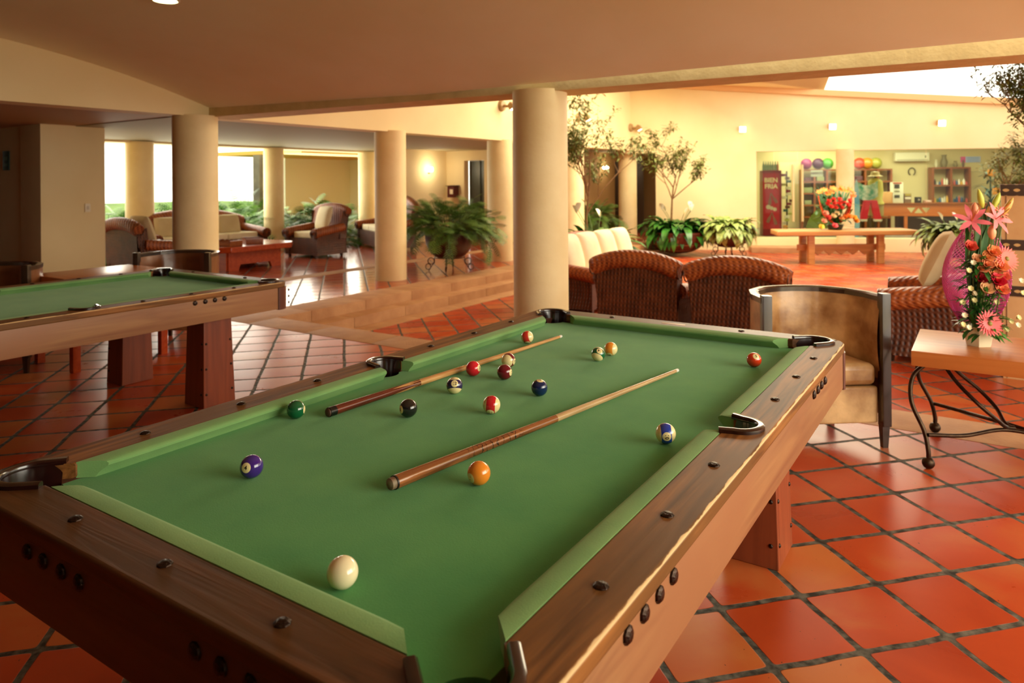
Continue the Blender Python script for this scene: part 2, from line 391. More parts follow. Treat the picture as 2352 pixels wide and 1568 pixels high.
# vaulted ceiling over the pool tables
def vault_z(y): t = min(1, abs(y-1.8)/3.45); return 2.36+.585*(1-t*t)
f = MB()
f.grid(lambda u, v: (-7.62+u*8.3, -1.65+v*6.95, vault_z(-1.65+v*6.95)), 2, 36)
f.grid(lambda u, v: (-7.62+u*8.3, 5.3-v*6.95, vault_z(5.3-v*6.95)+.12), 2, 36)
struct('ceiling', f, m_ceil, smooth=60)
f = MB(); f.box((1.0, -.4, 2.65), (.7, 11, .7)); f.box((1.0, -.5, 1.15), (.3, 2.2, 2.35)); struct('ceiling', f, m_wall)  # wall piece under the rib is unseen, added to block terrace light
# main beam (a line slightly off the grid), its rough face towards the camera
def beam_line(x): return 5.1+(x+7.6)*.064
f = MB()
p0, p1 = (-7.75, beam_line(-7.75)), (8, beam_line(8))
f.prism([p0, p1, (p1[0], p1[1]+.42), (p0[0], p0[1]+.42)], 2.3, 2.62); struct('trim_6', f, m_beam)
# upper wall above the main beam, on the lobby side
f = MB(); f.prism([(p0[0], p0[1]+.2), (p1[0], p1[1]+.2), (p1[0], p1[1]+.44), (p0[0], p0[1]+.44)], 2.62, 4.8); struct('wall_front', f, m_wall)
# arched side wall over the left beam line
f = MB()
n = 24; ys = [-1.65+i*(6.9/n) for i in range(n+1)]
vs = [(-7.6, y, 2.3) for y in ys]+[(-7.6, y, vault_z(y)+.06) for y in ys]+[(-7.9, y, 2.3) for y in ys]+[(-7.9, y, vault_z(y)+.06) for y in ys]
m_ = n+1; fs = []
for i in range(n): fs += [[i, i+1, m_+i+1, m_+i], [2*m_+i, 3*m_+i, 3*m_+i+1, 2*m_+i+1], [i, 2*m_+i, 2*m_+i+1, i+1], [m_+i, m_+i+1, 3*m_+i+1, 3*m_+i]]
f.add(vs, fs); struct('wall_left', f, m_wall)
# flat ceilings behind the left beam line and over the lounge
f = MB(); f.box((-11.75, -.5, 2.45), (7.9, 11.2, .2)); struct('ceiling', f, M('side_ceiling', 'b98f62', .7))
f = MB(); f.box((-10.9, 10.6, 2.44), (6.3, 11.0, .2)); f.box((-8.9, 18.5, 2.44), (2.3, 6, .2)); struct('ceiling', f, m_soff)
# pillar block and dark wall at the far left
PC = PZ(94, 284, 2.35)
f = MB(); f.box((PC.x-.30, PC.y+.42, 1.18), (.6, .86, 2.36), .01); struct('wall_left', f, m_wall)
f = MB(); f.box((PC.x-2.4, PC.y+.12, 1.18), (3.7, .2, 2.36)); struct('wall_left', f, m_wall)
# columns
def column(x, y, r, h, label, z0=0):
    f = MB(); f.lathe([(r*1.0, 0), (r*1.0, .02), (r, .05), (r, h-.02), (r*.995, h)], 48, caps=True)
    o = f.build('column', m_colm, smooth=50, loc=(x, y, z0)); o.rotation_euler = (0, 0, 0)
    return tag(o, label, 'column')
column(-7.72, 5.0, .25, 2.31, 'round cream column behind the far pool table under the end of the arched wall')
column(-3.3, 5.5, .245, 2.32, 'large round cream column standing right behind the near pool table')
column(-7.75, 8.35, .245, 2.32, 'round cream column on the raised floor left of the big fern pot')
column(-7.78, 11.45, .245, 2.32, 'round cream column partly behind the big fern pot')
column(-7.82, 14.5, .245, 2.32, 'round cream column mostly hidden behind the large near column')
column(-7.86, 17.6, .24, 2.32, 'far round cream column between the dark doorways at the top of the steps')
oc = [(-13.45, 7.55), (-13.45, 10.65), (-13.45, 13.6)]
column(*oc[0], .25, 2.32, 'round column at the garden edge, left of the near left column')
column(*oc[1], .22, 2.32, 'round column at the garden edge among the ferns, beside the grey post')
column(*oc[2], .22, 2.32, 'garden edge column just left of the column by the fern pot')
# lobby left wall above the columns, lounge edge beam
f = MB(); f.box((-7.78, 12.7, 3.4), (.34, 15.0, 2.2)); struct('wall_left', f, m_wall)
f = MB(); f.box((-13.6, 10.2, 2.38), (.5, 12, .16)); struct('trim_7', f, m_wall)
# shop wall, standing at an angle
SP = Vector((-4.70, 18.39, 0)); SD = Vector((.92956, .36867, 0)); SN = Vector((-.36867, .92956, 0)); SA = math.atan2(SD.y, SD.x)
def SH(px, py, off=0):
    r = ray(px, py); t = ((SP+SN*off).dot(SN))/(r.x*SN.x+r.y*SN.y); return E0+r*t
def s_of(p): return (p-SP).dot(SD)
SM = Matrix.Translation(SP) @ Matrix.Rotation(SA, 4, 'Z')      # local x along the wall, y into the shop
def SB(f, x0, x1, y0, y1, z0, z1, bev=0): return f.box(((x0+x1)/2, (y0+y1)/2, (z0+z1)/2), (x1-x0, y1-y0, z1-z0), bev, T=SM)
sx0 = s_of(SH(1506, 400)); sxd = s_of(SH(1737, 400)); sxr = 6.9; DH = SH(1737, 348).z; SF = SH(1740, 545).z
_a, _b = SH(1530, 191), SH(2300, 225); _sa, _sb = s_of(_a), s_of(_b)
def WT(s_): return _a.z+(_b.z-_a.z)*(s_-_sa)/(_sb-_sa)       # the top of the shop wall falls towards the right
def wallpoly(f, pts, y0=0, y1=.25):
    n = len(pts); f.add([(SM @ Vector((x, y0, z))) for x, z in pts]+[(SM @ Vector((x, y1, z))) for x, z in pts], [list(range(n)), list(range(n, 2*n))[::-1]]+[[i, (i+1) % n, n+(i+1) % n, n+i] for i in range(n)])
f = MB(); SB(f, sx0, sxd, 0, .25, -.3, DH); SB(f, sxr, 8.5, 0, .25, -.3, DH)
wallpoly(f, [(-3.3, DH), (8.5, DH), (8.5, WT(8.5)), (-3.3, WT(-3.3))]); struct('wall_back', f, m_wall)
f = MB(); SB(f, sxd, sxr, -.03, .3, -.3, SF, .01); struct('baseboard_back', f, m_wall)
f = MB(); SB(f, sxd-.2, 2.0, -.62, -.02, -.3, -.12, .015); struct('trim_8', f, m_stone)
# lobby roof: sloping boards, the skylight left open to the sky
sk = [SH(1895, 207), SH(2345, 222)]
f = MB()
LC = 4.12
def LCZ(px, py): return PZ(px, py, LC)
A_, B2, C2, D2 = LCZ(1530, 189), LCZ(1893, 204), LCZ(1905, 172), LCZ(1340, 181)
f.prism([(-8, 5.4), (9, 6.5), (9, 11.2), (-8, 11.2)], LC, LC+.15)
f.prism([(-8, 8.6), (-6.4, 8.6), (-6.4, 16), (-8, 16)], LC, LC+.15)
f.prism([(3.6, 8.6), (9, 8.6), (9, 24), (3.6, 24)], LC, LC+.15)
f.prism([(-1.5, 11.2), (3.6, 11.2), (3.6, 16.2), (-1.5, 16.2)], LC, LC+.15)  # unseen roof piece, added to keep sky glare off the near tiles
P1, P2 = SM @ Vector((-3.4, 0, WT(-3.4))), SM @ Vector((s_of(SH(1893, 206)), 0, WT(s_of(SH(1893, 206)))))
P3, P4, P5 = PZ(1908, 168, 4.12), Vector((-6.3, 15.9, 4.12)), Vector((-8, 15.9, 4.12))
vs = [P1, P2, P3, P4, P5]; f.add(vs+[v+Vector((0, 0, .12)) for v in vs], [[0, 1, 2, 3, 4], [9, 8, 7, 6, 5]]+[[i, (i+1) % 5, 5+(i+1) % 5, 5+i] for i in range(5)])
struct('ceiling', f, m_wall)
# soffit rail along the top of the shop wall
a_, b_ = s_of(SH(1530, 200)), s_of(SH(2340, 215))
f = MB(); wallpoly(f, [(-3.3, WT(-3.3)-.13), (8.5, WT(8.5)-.16), (8.5, WT(8.5)), (-3.3, WT(-3.3))], -.10, 0); struct('trim_9', f, M('warm_trim', 'e2b47c', .7))
# walls at the back of the lounge and the corridor
f = MB(); f.box((-12.05, 14.3, 1.2), (.2, 1.8, 2.4)); struct('wall_back', f, m_wall)
d0, d1 = PB(1066, 400, 15.05).x, PB(1112, 400, 15.05).x; dz = PB(1066, 369, 15.05).z
f = MB(); f.box(((-12.15+d0)/2, 15.15, 1.2), (d0+12.15, .2, 2.4)); f.box(((d1-9.3)/2, 15.15, 1.2), (-9.3-d1, .2, 2.4)); f.box(((d0+d1)/2, 15.15, (dz+2.4)/2), (d1-d0, .2, 2.4-dz)); struct('wall_back', f, m_wall)
f = MB(); f.box(((d0+d1)/2, 15.3, dz/2), (d1-d0, .04, dz)); f.box((d0+.35, 15.27, dz/2), (.05, .05, dz)); struct('door_1', f, M('grey_green_door', '4a5046', .4))
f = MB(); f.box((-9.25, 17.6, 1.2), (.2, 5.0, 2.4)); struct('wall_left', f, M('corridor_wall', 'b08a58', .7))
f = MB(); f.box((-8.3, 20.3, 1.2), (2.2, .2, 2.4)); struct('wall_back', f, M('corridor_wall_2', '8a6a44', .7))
f = MB(); f.box((-8.7, 19.6, 1.05), (.9, .06, 2.1)); struct('door_2', f, F('3a2c20', .5))
# outer shell that keeps the room dim where no daylight enters
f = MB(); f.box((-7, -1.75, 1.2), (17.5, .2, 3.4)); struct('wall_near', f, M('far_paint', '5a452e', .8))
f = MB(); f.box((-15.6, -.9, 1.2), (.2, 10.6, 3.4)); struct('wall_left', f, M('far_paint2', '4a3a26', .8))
# garden wall pieces beyond the lounge, with grey post and yellow soffit
g1 = PA(655, 400, -17.5); g2 = PA(752, 400, -17.5)
f = MB(); f.box((-17.6, (g1.y+g2.y)/2+1.6, 1.1), (.2, g2.y-g1.y+3.2, 2.6)); struct('wall_garden', f, M('patio_paint', 'f0eccb', .8))
f = MB(); f.box((-15.6, PB(752, 400, 17).y, 1.1), (4.2, .2, 2.6)); struct('wall_garden', f, M('patio_paint2', 'f4efd2', .8))
pp = PA(596, 400, -15.6)
f = MB(); f.box((pp.x, pp.y, 1.1), (.26, .2, 2.3)); tag(f.build('post', M('grey_stone', '7d7460', .8, '5f584a', scale=3)), 'dark grey stone post beyond the lounge beside a garden edge column', 'post')
f = MB(); f.box((-15.8, 16.0, 2.32), (3.4, 8, .1)); struct('ceiling', f, M('yellow_soffit', 'e0b04e', .7))
f = MB(); f.prism([(-60, -20), (-13.7, -20), (-13.7, 40), (-60, 40)], -.3, -.02); struct('ground', f, M('garden_ground', '4f7028', .9, '7c9a3c', scale=.7))
# ================================================================== POOL TABLE
def worn(m, lim):
    nt = m.node_tree; ns, ls = nt.nodes, nt.links; p = ns['Principled BSDF']
    tc = ns.new('ShaderNodeTexCoord'); sp = ns.new('ShaderNodeSeparateXYZ'); ls.new(tc.outputs['Object'], sp.inputs[0])
    nz = ns.new('ShaderNodeTexNoise'); nz.inputs['Scale'].default_value = 9; nz.inputs['Detail'].default_value = 5; ls.new(tc.outputs['Object'], nz.inputs[0])
    ax = mathn(ns, ls, 'ABSOLUTE', sp.outputs[0])
    v = mathn(ns, ls, 'ADD', mathn(ns, ls, 'SUBTRACT', ax, lim), mathn(ns, ls, 'MULTIPLY', mathn(ns, ls, 'SUBTRACT', nz.outputs[0], .5), .022))
    mr = ns.new('ShaderNodeMapRange'); mr.inputs[1].default_value = 0; mr.inputs[2].default_value = .0015; ls.new(v, mr.inputs[0])
    mz = ns.new('ShaderNodeMapRange'); mz.inputs[1].default_value = .7965; mz.inputs[2].default_value = .7985; ls.new(sp.outputs[2], mz.inputs[0])
    fac = mathn(ns, ls, 'MULTIPLY', mr.outputs[0], mz.outputs[0])
    old = p.inputs['Base Color'].links[0].from_socket
    ls.new(mixc(ns, ls, fac, old, hexc('d9b684')), p.inputs['Base Color'])
worn(m_rail, .7785)
def bolt_mesh(r, h):
    f = MB(); f.lathe([(r, 0), (r*.93, h*.45), (r*.6, h*.85), (r*.2, h)], 9, caps=True); return f
def pool_table(loc, label):
    t = thing('pool_table', label, 'pool table', loc)
    HW, HL, IW, IL, RC = .7835, 1.39, .66, 1.272, .11
    # cutter for the six pockets
    kc = MB()
    cor = [(.664, 1.268), (-.664, 1.268), (.664, -1.268), (-.664, -1.268)]
    for x, y in cor: kc.lathe([(.066, .5), (.066, .95)], 28, T=Matrix.Translation((x, y, 0)), caps=True)
    for x in (.692, -.692): kc.lathe([(.056, .5), (.056, .95)], 28, T=Matrix.Translation((x, 0, 0)), caps=True)
    kut = kc.build('cutter', m_iron, t, smooth=0)
    kd = MB()
    for x, y in cor: kd.box((0, .07, .7), (.134, .14, .5), T=Matrix.Translation((x, y, 0)) @ Matrix.Rotation(math.atan2(-y/abs(y), -x/abs(x))-PI/2, 4, 'Z'))
    for x in (.665, -.665): kd.box((x, 0, .7), (.056, .122, .5))
    slot = kd.build('cutter', m_iron, t, smooth=0)
    def arc(sx, sy):       # rounded outer corner
        return [(sx*(HW-RC+RC*sin(a)), sy*(HL-RC+RC*cos(a))) for a in [i*PI/2/8 for i in range(9)]]
    def mitre_half(sx, sy):
        pts = arc(sx, sy); return pts[:5], pts[4:]
    for sx in (1, -1):
        poly = [(sx*IW, -IL)]+mitre_half(sx, -1)[1]+mitre_half(sx, 1)[1][::-1]+[(sx*IW, IL)]
        f = MB(); f.prism(poly, .763, .802); o = f.build('side_rail', m_rail, t, smooth=35)
        md = o.modifiers.new('bv', 'BEVEL'); md.width = .007; md.segments = 3; md.limit_method = 'ANGLE'; md.angle_limit = math.radians(50); bake(o); cut(o, kut); cut(o, slot)
    for sy in (1, -1):
        poly = [(-IW, sy*IL)]+mitre_half(-1, sy)[0][::-1]+mitre_half(1, sy)[0]+[(IW, sy*IL)]
        f = MB(); f.prism(poly, .763, .802); o = f.build('end_rail', m_railx, t, smooth=35)
        md = o.modifiers.new('bv', 'BEVEL'); md.width = .007; md.segments = 3; md.limit_method = 'ANGLE'; md.angle_limit = math.radians(50); bake(o); cut(o, kut); cut(o, slot)
    f = MB(); f.box((0, 0, .742), (2*IW-.004, 2*IL-.004, .036)); o = f.build('playing_cloth', m_felt, t, smooth=0); cut(o, kut)
    bpy.data.objects.remove(kut, do_unlink=True); bpy.data.objects.remove(slot, do_unlink=True)
    # cushions
    prof = [(-.002, .762), (-.002, .8025), (.010, .8035), (.040, .8015), (.049, .7985), (.053, .794), (.052, .788), (.036, .772), (.030, .7605)]
    def cushion(T, e0, e1, m0, m1):
        f = MB(); vs = []
        N = 24
        for i in range(N+1):
            for d, z in prof:
                a0 = e0+m0*d; a1 = e1-m1*d; u = a0+(a1-a0)*i/N
                r = max(0, 1-min(i, N-i)/1.0)
                vs.append((u, -d*(1-.04*r), z))
        k = len(prof); fs = [[i*k+j, i*k+(j+1) % k, (i+1)*k+(j+1) % k, (i+1)*k+j] for i in range(N) for j in range(k)]
        fs += [list(range(k))[::-1], [N*k+j for j in range(k)]]
        f.add(vs, fs, T); f.build('cushion', m_cush, t, smooth=30)
    for sx in (1, -1):
        for sy in (1, -1):
            T = Matrix.Translation((sx*IW, 0, 0)) @ Matrix.Rotation(-sx*PI/2, 4, 'Z')
            # local u axis runs along the rail, local -y points to the field
            if sx == 1: a, b = (.063, 1.165) if sy == -1 else (-1.165, -.063)
            else: a, b = (.063, 1.165) if sy == 1 else (-1.165, -.063)
            pocket_end_first = abs(a) < .1
            cushion(T, a, b, .25 if pocket_end_first else 1.0, 1.0 if pocket_end_first else .25)
    for sy in (1, -1):
        T = Matrix.Translation((0, sy*IL, 0)) @ (Matrix() if sy == 1 else Matrix.Rotation(PI, 4, 'Z'))
        cushion(T, -.553, .553, 1.0, 1.0)
    # aprons, corner posts
    for sx in (1, -1): f = MB(); f.box((sx*(HW-.022), 0, .689), (.036, 2*1.272, .154), .003); f.build('side_apron', m_apron, t)
    for sy in (1, -1): f = MB(); f.box((0, sy*(HL-.022), .689), (2*.668, .036, .154), .003); f.build('end_apron', m_apronx, t)
    for sx in (1, -1):
        for sy in (1, -1):
            pts = arc(sx, sy); k = 1.004
            poly = [(sx*.672, sy*(HL-.002))]+[(p[0]*k, p[1]*k) for p in pts]+[(sx*(HW-.002), sy*1.276), (sx*(HW-.05), sy*1.276), (sx*.672, sy*(HL-.05))]
            f = MB(); f.prism(poly, .606, .764); po = f.build('corner_post', m_corner, t, smooth=25)
            for z in (.735, .69, .645):
                f = bolt_mesh(.011, .008); o = f.build('bolt', m_bolt, po, smooth=0, loc=(sx*(HW-.03), sy*(HL-.005), z)); o.rotation_euler = Vector((sx*.35, sy, 0)).to_track_quat('Z', 'Y').to_euler()
    # bolts on the rails
    def bolt(x, y, z, n, r=.0155, h=.009, par=None):
        f = bolt_mesh(r, h); o = f.build('bolt', m_bolt, par or t, smooth=20, loc=(x, y, z)); o.rotation_euler = Vector(n).to_track_quat('Z', 'Y').to_euler(); return o
    for k in (-3, -2, -1, 1, 2, 3):
        for sx in (1, -1): bolt(sx*.72, k*.3175, .8, (0, 0, 1))
    for k in (-1, 0, 1):
        for sy in (1, -1):
            if k == 0 and sy == 1: continue
            bolt(k*.333, sy*1.325, .8, (0, 0, 1))
    f = MB(); f.box((0, 1.325, .8), (.12, .02, .006), .002); f.build('inlay_plate', F('c9935a', .35), t)
    for y in (.625, .697, .767, .838):
        for sx in (1, -1):
            for sy in (1, -1): bolt(sx*(HW-.004), sy*(y if sy == 1 else y+.138), .75, (sx, 0, 0), .017, .010)
    for x in (.19, .26, .335, .405):
        for sx in (1, -1):
            for sy in (1, -1): bolt(sx*x, sy*(HL-.004), .74, (0, sy, 0), .017, .010)
    # legs
    for sx in (1, -1):
        for sy in (1, -1):
            x0, x1, y0, y1 = .40, .62, .785, 1.03
            lo = [(sx*x0, sy*y0), (sx*x1, sy*y0), (sx*x1, sy*y1), (sx*x0, sy*y1)]
            hi = [(sx*(x0+.01), sy*(y0+.018)), (sx*(x1-.018), sy*(y0+.018)), (sx*(x1-.018), sy*(y1-.018)), (sx*(x0+.01), sy*(y1-.018))]
            f = MB(); f.prism(lo, 0, .63, top=hi); o = f.build('leg', m_leg, t, smooth=20)
            md = o.modifiers.new('bv', 'BEVEL'); md.width = .004; md.segments = 2; bake(o)
            for z in (.09, .26, .43):
                for yy in (y0+.022, y1-.022): bolt(sx*(x1-.018*z/.63-.001), sy*(yy+(.012 if yy < .9 else -.012)*z/.63), z, (sx, 0, 0), .009, .007, par=o)
                bolt(sx*(x1-.03), sy*(y0+.018*z/.63+.001), z, (0, -sy, 0), .009, .007, par=o)
    # pockets: raised horseshoe rim and a sewn leather cup
    def pocket(c, u, R, ext, flare):
        u = Vector((u[0], u[1], 0)).normalized(); w = Vector((-u.y, u.x, 0)); c = Vector((c[0], c[1], 0))
        path = []
        for i in range(4): path.append(c + w*(R+flare*(1-i/4)) + u*ext*(1-i/4))
        for i in range(17): a = PI*i/16; path.append(c + w*R*cos(a) - u*R*sin(a))
        for i in range(1, 5): path.append(c - w*(R+flare*i/4) + u*ext*i/4)
        f = MB()
        prof = [(-.011, -.004), (-.0115, .006), (-.007, .011), (.005, .0115), (.0105, .008), (.011, -.004)]
        vs = []; n = len(path); k = len(prof)
        for i, p in enumerate(path):
            tg = (path[min(i+1, n-1)]-path[max(i-1, 0)]).normalized(); nn = Vector((tg.y, -tg.x, 0))
            if nn.dot(p-c) < 0: nn = -nn
            for d, z in prof: vs.append(p + nn*d + Vector((0, 0, .8035+z)))
        fs = [[i*k+j, i*k+(j+1) % k, (i+1)*k+(j+1) % k, (i+1)*k+j] for i in range(n-1) for j in range(k)]+[list(range(k))[::-1], [(n-1)*k+j for j in range(k)]]
        f.add(vs, fs); po = f.build('pocket', m_pocket, t, smooth=45)
        g = MB(); vs = []
        ring = [p for p in path]
        lv = [(.0, .806), (.004, .785), (.008, .75), (.012, .69), (.022, .665)]
        for i, p in enumerate(ring):
            r = (p-c); rl = max(r.length, 1e-4)
            for d, z in lv: q = c + r*((rl-.009-d)/rl); vs.append((q.x, q.y, z))
        k = len(lv); n = len(ring)
        g.add(vs, [[i*k+j, i*k+j+1, (i+1)*k+j+1, (i+1)*k+j] for i in range(n-1) for j in range(k-1)])
        g.lathe([(.001, .655), (R*.7, .657), (R-.018, .668), (R-.012, .70), (R-.01, .742)], 20, T=Matrix.Translation(c))
        g.build('pocket_cup', m_pocket, po, smooth=60)
    for sx in (1, -1):
        for sy in (1, -1): pocket((sx*.664, sy*1.268), (-sx, -sy), .0745, .05, .004)
        pocket((sx*.692, 0), (-sx, 0), .062, .035, .012)
    return t
TC = (-1.283, 2.0877)
t1 = pool_table((TC[0], TC[1], 0), 'nearest wooden pool table with green cloth, balls and two cues on it')
t2 = copy_tree(t1, loc=(-5.0, 2.10, 0), label='empty wooden pool table with green cloth at the left, without balls')
# ------------------------------------------------------------------ balls
BR = .0289; BZ = .76+BR
CREAM = 'f0dca0'
def ball_mat(name, col, stripe):
    m, nt, ns, ls, p = newmat(name)
    tc = ns.new('ShaderNodeTexCoord'); nv = ns.new('ShaderNodeVectorMath'); nv.operation = 'NORMALIZE'; ls.new(tc.outputs['Object'], nv.inputs[0])
    sp = ns.new('ShaderNodeSeparateXYZ'); ls.new(nv.outputs[0], sp.inputs[0])
    base = hexc(col)
    if stripe:
        mr = ns.new('ShaderNodeMapRange'); mr.inputs[1].default_value = .495; mr.inputs[2].default_value = .51; ls.new(mathn(ns, ls, 'ABSOLUTE', sp.outputs[2]), mr.inputs[0])
        base = mixc(ns, ls, mr.outputs[0], hexc(col), hexc(CREAM))
    ax = mathn(ns, ls, 'ABSOLUTE', sp.outputs[0])
    md = ns.new('ShaderNodeMapRange'); md.inputs[1].default_value = .9; md.inputs[2].default_value = .905; ls.new(ax, md.inputs[0])
    base = mixc(ns, ls, md.outputs[0], base, hexc(CREAM))
    ls.new(base, p.inputs['Base Color'])
    p.inputs['Roughness'].default_value = .07; p.inputs['Coat Weight'].default_value = .5; p.inputs['Coat Roughness'].default_value = .03
    return m
black_ink = F('15100c', .3)
def view_basis(P):
    d = (P-E0).normalized(); r = Vector((d.y, -d.x, 0)).normalized(); u = r.cross(d).normalized(); return r, u, -d
def pball(name_word, col, stripe, px, py, num, disc, roll, label):
    P = PZ(px, py, BZ); P.z = BZ
    r, u, b = view_basis(P)
    x = r*disc[0]+u*disc[1]; k = 1-x.length_squared
    x = (x + b*(math.sqrt(max(k, 0))*disc[2])).normalized()
    up = (u*cos(roll)-r*sin(roll)) if not isinstance(roll, tuple) else (r*roll[0]+u*roll[1]+b*roll[2])
    z = (up - x*up.dot(x)).normalized(); y = z.cross(x)
    f = MB(); f.lathe([(max(1e-5, BR*sin(PI*i/32)), -BR*cos(PI*i/32)) for i in range(33)], 48)
    o = f.build('billiard_ball', ball_mat('ball_'+name_word, col, stripe) if num else M('cue_ball', 'f3e4b8', .07, coat=.5), smooth=180)
    o.matrix_world = Matrix(((x.x, y.x, z.x, P.x), (x.y, y.y, z.y, P.y), (x.z, y.z, z.z, P.z), (0, 0, 0, 1)))
    tag(o, label, 'billiard ball', 'pool balls on the near table')
    if num:
        vs, fs = text_mesh(str(num), BR*.50, 0, BR*.012)
        out = []
        for v in vs:
            p = Vector((BR*1.0, v.x, v.y)); out.append(p.normalized()*BR*1.011)
        n = MB(); n.add(out, fs); n.build('number', black_ink, o, smooth=0)
    return o
pball('cue', '', 0, 787, 1314, 0, (0, 0, 1), 0, 'plain cream cue ball near the front of the cloth')
pball('violet', '3b1f78', 0, 578, 1071, 4, (-.5, -.06, 1), -.25, 'solid purple ball with the number 4')
pball('green', '0e5a34', 0, 680, 940, 6, (-.97, .1, -1), 0, 'solid dark green ball against the left cushion')
pball('black', '1c1c1c', 0, 938, 937, 8, (-.88, -.12, 1), 0, 'solid black ball left of the striped 12 ball')
pball('yellow_orange', 'e8892a', 0, 1100, 1086, 1, (-.76, -.42, 1), -.7, 'solid orange yellow ball beside the front cue')
pball('red_stripe', 'c8202a', 1, 1129, 929, 11, (-.15, -.86, 1), (1, .12, 0), 'red and cream striped ball in the middle of the cloth')
pball('red', 'd81f30', 0, 1087, 846, 3, (.86, .05, 1), 0, 'solid bright red ball touching the rear cue')
pball('maroon', '6e1420', 0, 1159, 854, 7, (.9, -.08, 1), 0, 'solid maroon ball in front of the maroon striped ball')
pball('maroon_stripe', '6e1420', 1, 1168, 827, 15, (.9, -.2, 1), (-.25, -.22, 1), 'maroon striped ball with its cream cap to the camera')
pball('violet_stripe', '2c2350', 1, 1044, 885, 12, (.02, .24, 1), 0, 'dark purple striped ball showing the number 12')
pball('blue', '12264f', 0, 1239, 890, 2, (.1, .9, 1), .3, 'solid navy blue ball between the two cues')
pball('orange_stripe', 'd2362a', 1, 1211, 774, 13, (.05, -.93, 1), (1, 0, .45), 'red orange striped ball nearest the rear left corner pocket')
pball('green_stripe', '14603a', 1, 1374, 813, 14, (.22, .48, 1), 2.75, 'green striped ball showing an upside down number 14')
pball('yellow_stripe', 'ea9030', 1, 1403, 801, 9, (-.2, -.88, 1), (1, -.1, .35), 'orange and cream striped ball behind the green striped one')
pball('orange', 'd9401e', 0, 1732, 826, 5, (.28, .5, 1), 0, 'solid red orange ball near the far right corner pocket')
pball('blue_stripe', '1f3da0', 1, 1529, 995, 10, (.12, -.33, 1), (1, .06, 0), 'blue striped ball showing the number 10 on its side')
# ------------------------------------------------------------------ cues
def cue(p0, p1, label, mats, segs, rb=.0158, rt=.0066):
    """mats: list of (name, material, from, to) along the cue"""
    A = PZ(*p0, .76+rb); B = PZ(*p1, .76+rt); A.z = .76+rb+.001; B.z = .76+rt+.001
    L = (B-A).length; root = thing('pool_cue', label, 'pool cue', A); root.rotation_euler = (B-A).to_track_quat('Z', 'Y').to_euler()
    root['group'] = 'cues lying on the near table'
    for nm, m, a, b in mats:
        n = 12; z0, z1 = a*L, b*L
        rad = [rb+(rt-rb)*(a+(b-a)*i/n)**.8 for i in range(n+1)]
        pr = [(r, z0+(z1-z0)*i/n) for i, r in enumerate(rad)]
        if nm == 'bumper': pr = [(rb*.45, z0), (rb*.82, z0+.004), (rb*.86, z1)]
        if nm == 'tip': pr = [(rt, z0), (rt*.95, z0+.004), (rt*.5, z1)]
        f = MB(); f.lathe(pr, 24, caps=True); f.build(nm, m, root, smooth=40)
    return root, L, rb, rt
m_butt1 = wood('cue_butt_rosewood', '4a1a12', '6e2a1c', .12, 2, 1.2, .8)
m_shaft1 = wood('cue_shaft_maple', 'b07a48', 'd3a468', .18, 2, 1.5, .5)
m_shaft2 = wood('cue_shaft_ash', 'a8855a', 'c9a878', .2, 2, 1.5, .5)
def burl():
    m = wood('cue_butt_burl', '4e2412', 'a8683a', .15, 2, .9, .7)
    ns, ls = m.node_tree.nodes, m.node_tree.links; p = ns['Principled BSDF']
    tc = ns.new('ShaderNodeTexCoord'); sp = ns.new('ShaderNodeSeparateXYZ'); ls.new(tc.outputs['Object'], sp.inputs[0])
    nz = ns.new('ShaderNodeTexNoise'); nz.inputs['Scale'].default_value = 40; ls.new(tc.outputs['Object'], nz.inputs[0])
    s_ = mathn(ns, ls, 'SINE', mathn(ns, ls, 'ADD', mathn(ns, ls, 'MULTIPLY', sp.outputs[2], 260), mathn(ns, ls, 'MULTIPLY', nz.outputs[0], 14)))
    mr = ns.new('ShaderNodeMapRange'); mr.inputs[1].default_value = .82; mr.inputs[2].default_value = .98; ls.new(s_, mr.inputs[0])
    w = mathn(ns, ls, 'ABSOLUTE', mathn(ns, ls, 'SUBTRACT', sp.outputs[2], .36))
    mw = ns.new('ShaderNodeMapRange'); mw.inputs[1].default_value = .13; mw.inputs[2].default_value = .08; ls.new(w, mw.inputs[0])
    old = p.inputs['Base Color'].links[0].from_socket
    ls.new(mixc(ns, ls, mathn(ns, ls, 'MULTIPLY', mr.outputs[0], mw.outputs[0]), old, hexc('2a140c')), p.inputs['Base Color']); return m
m_ferr = F('e8e4d6', .3); m_tip = F('9aa0a0', .7)
r1, L1, rb, rt = cue((750, 949), (1291, 772), 'rear pool cue with dark red butt and black end cap', [('bumper', F('4a2c1c', .6), 0, .006), ('end_cap', F('0f0d0c', .3), .006, .024), ('butt', m_butt1, .024, .30), ('shaft', m_shaft1, .30, .982), ('ferrule', m_ferr, .982, .993), ('tip', m_tip, .993, 1)], 0)
# pointed splice of pale wood running into the butt
f = MB()
for k in range(4):
    th = k*PI/2+.6; n = 10; vs = []
    for i in range(n+1):
        z = (.20+.10*i/n)*L1; hw = .72*i/n; rr = (rb+(rt-rb)*(z/L1)**.8)+.0003
        vs += [(rr*cos(th-hw), rr*sin(th-hw), z), (rr*1.002*cos(th), rr*1.002*sin(th), z), (rr*cos(th+hw), rr*sin(th+hw), z)]
    f.add(vs, [[3*i+j, 3*i+j+1, 3*i+4+j, 3*i+3+j] for i in range(n) for j in (0, 1)])
f.build('splice_points', m_shaft1, r1, smooth=60)
cue((905, 1109), (1558, 850), 'front pool cue with burl wood butt beside the orange ball', [('bumper', M('worn_bumper', '6b4630', .6, '8a7a60', scale=60), -.012, .0), ('collar', F('1a1210', .4), 0, .003), ('butt', burl(), .003, .45), ('shaft', m_shaft2, .45, .984), ('ferrule', m_ferr, .984, .995), ('tip', m_tip, .995, 1)], 0, rb=.0172)
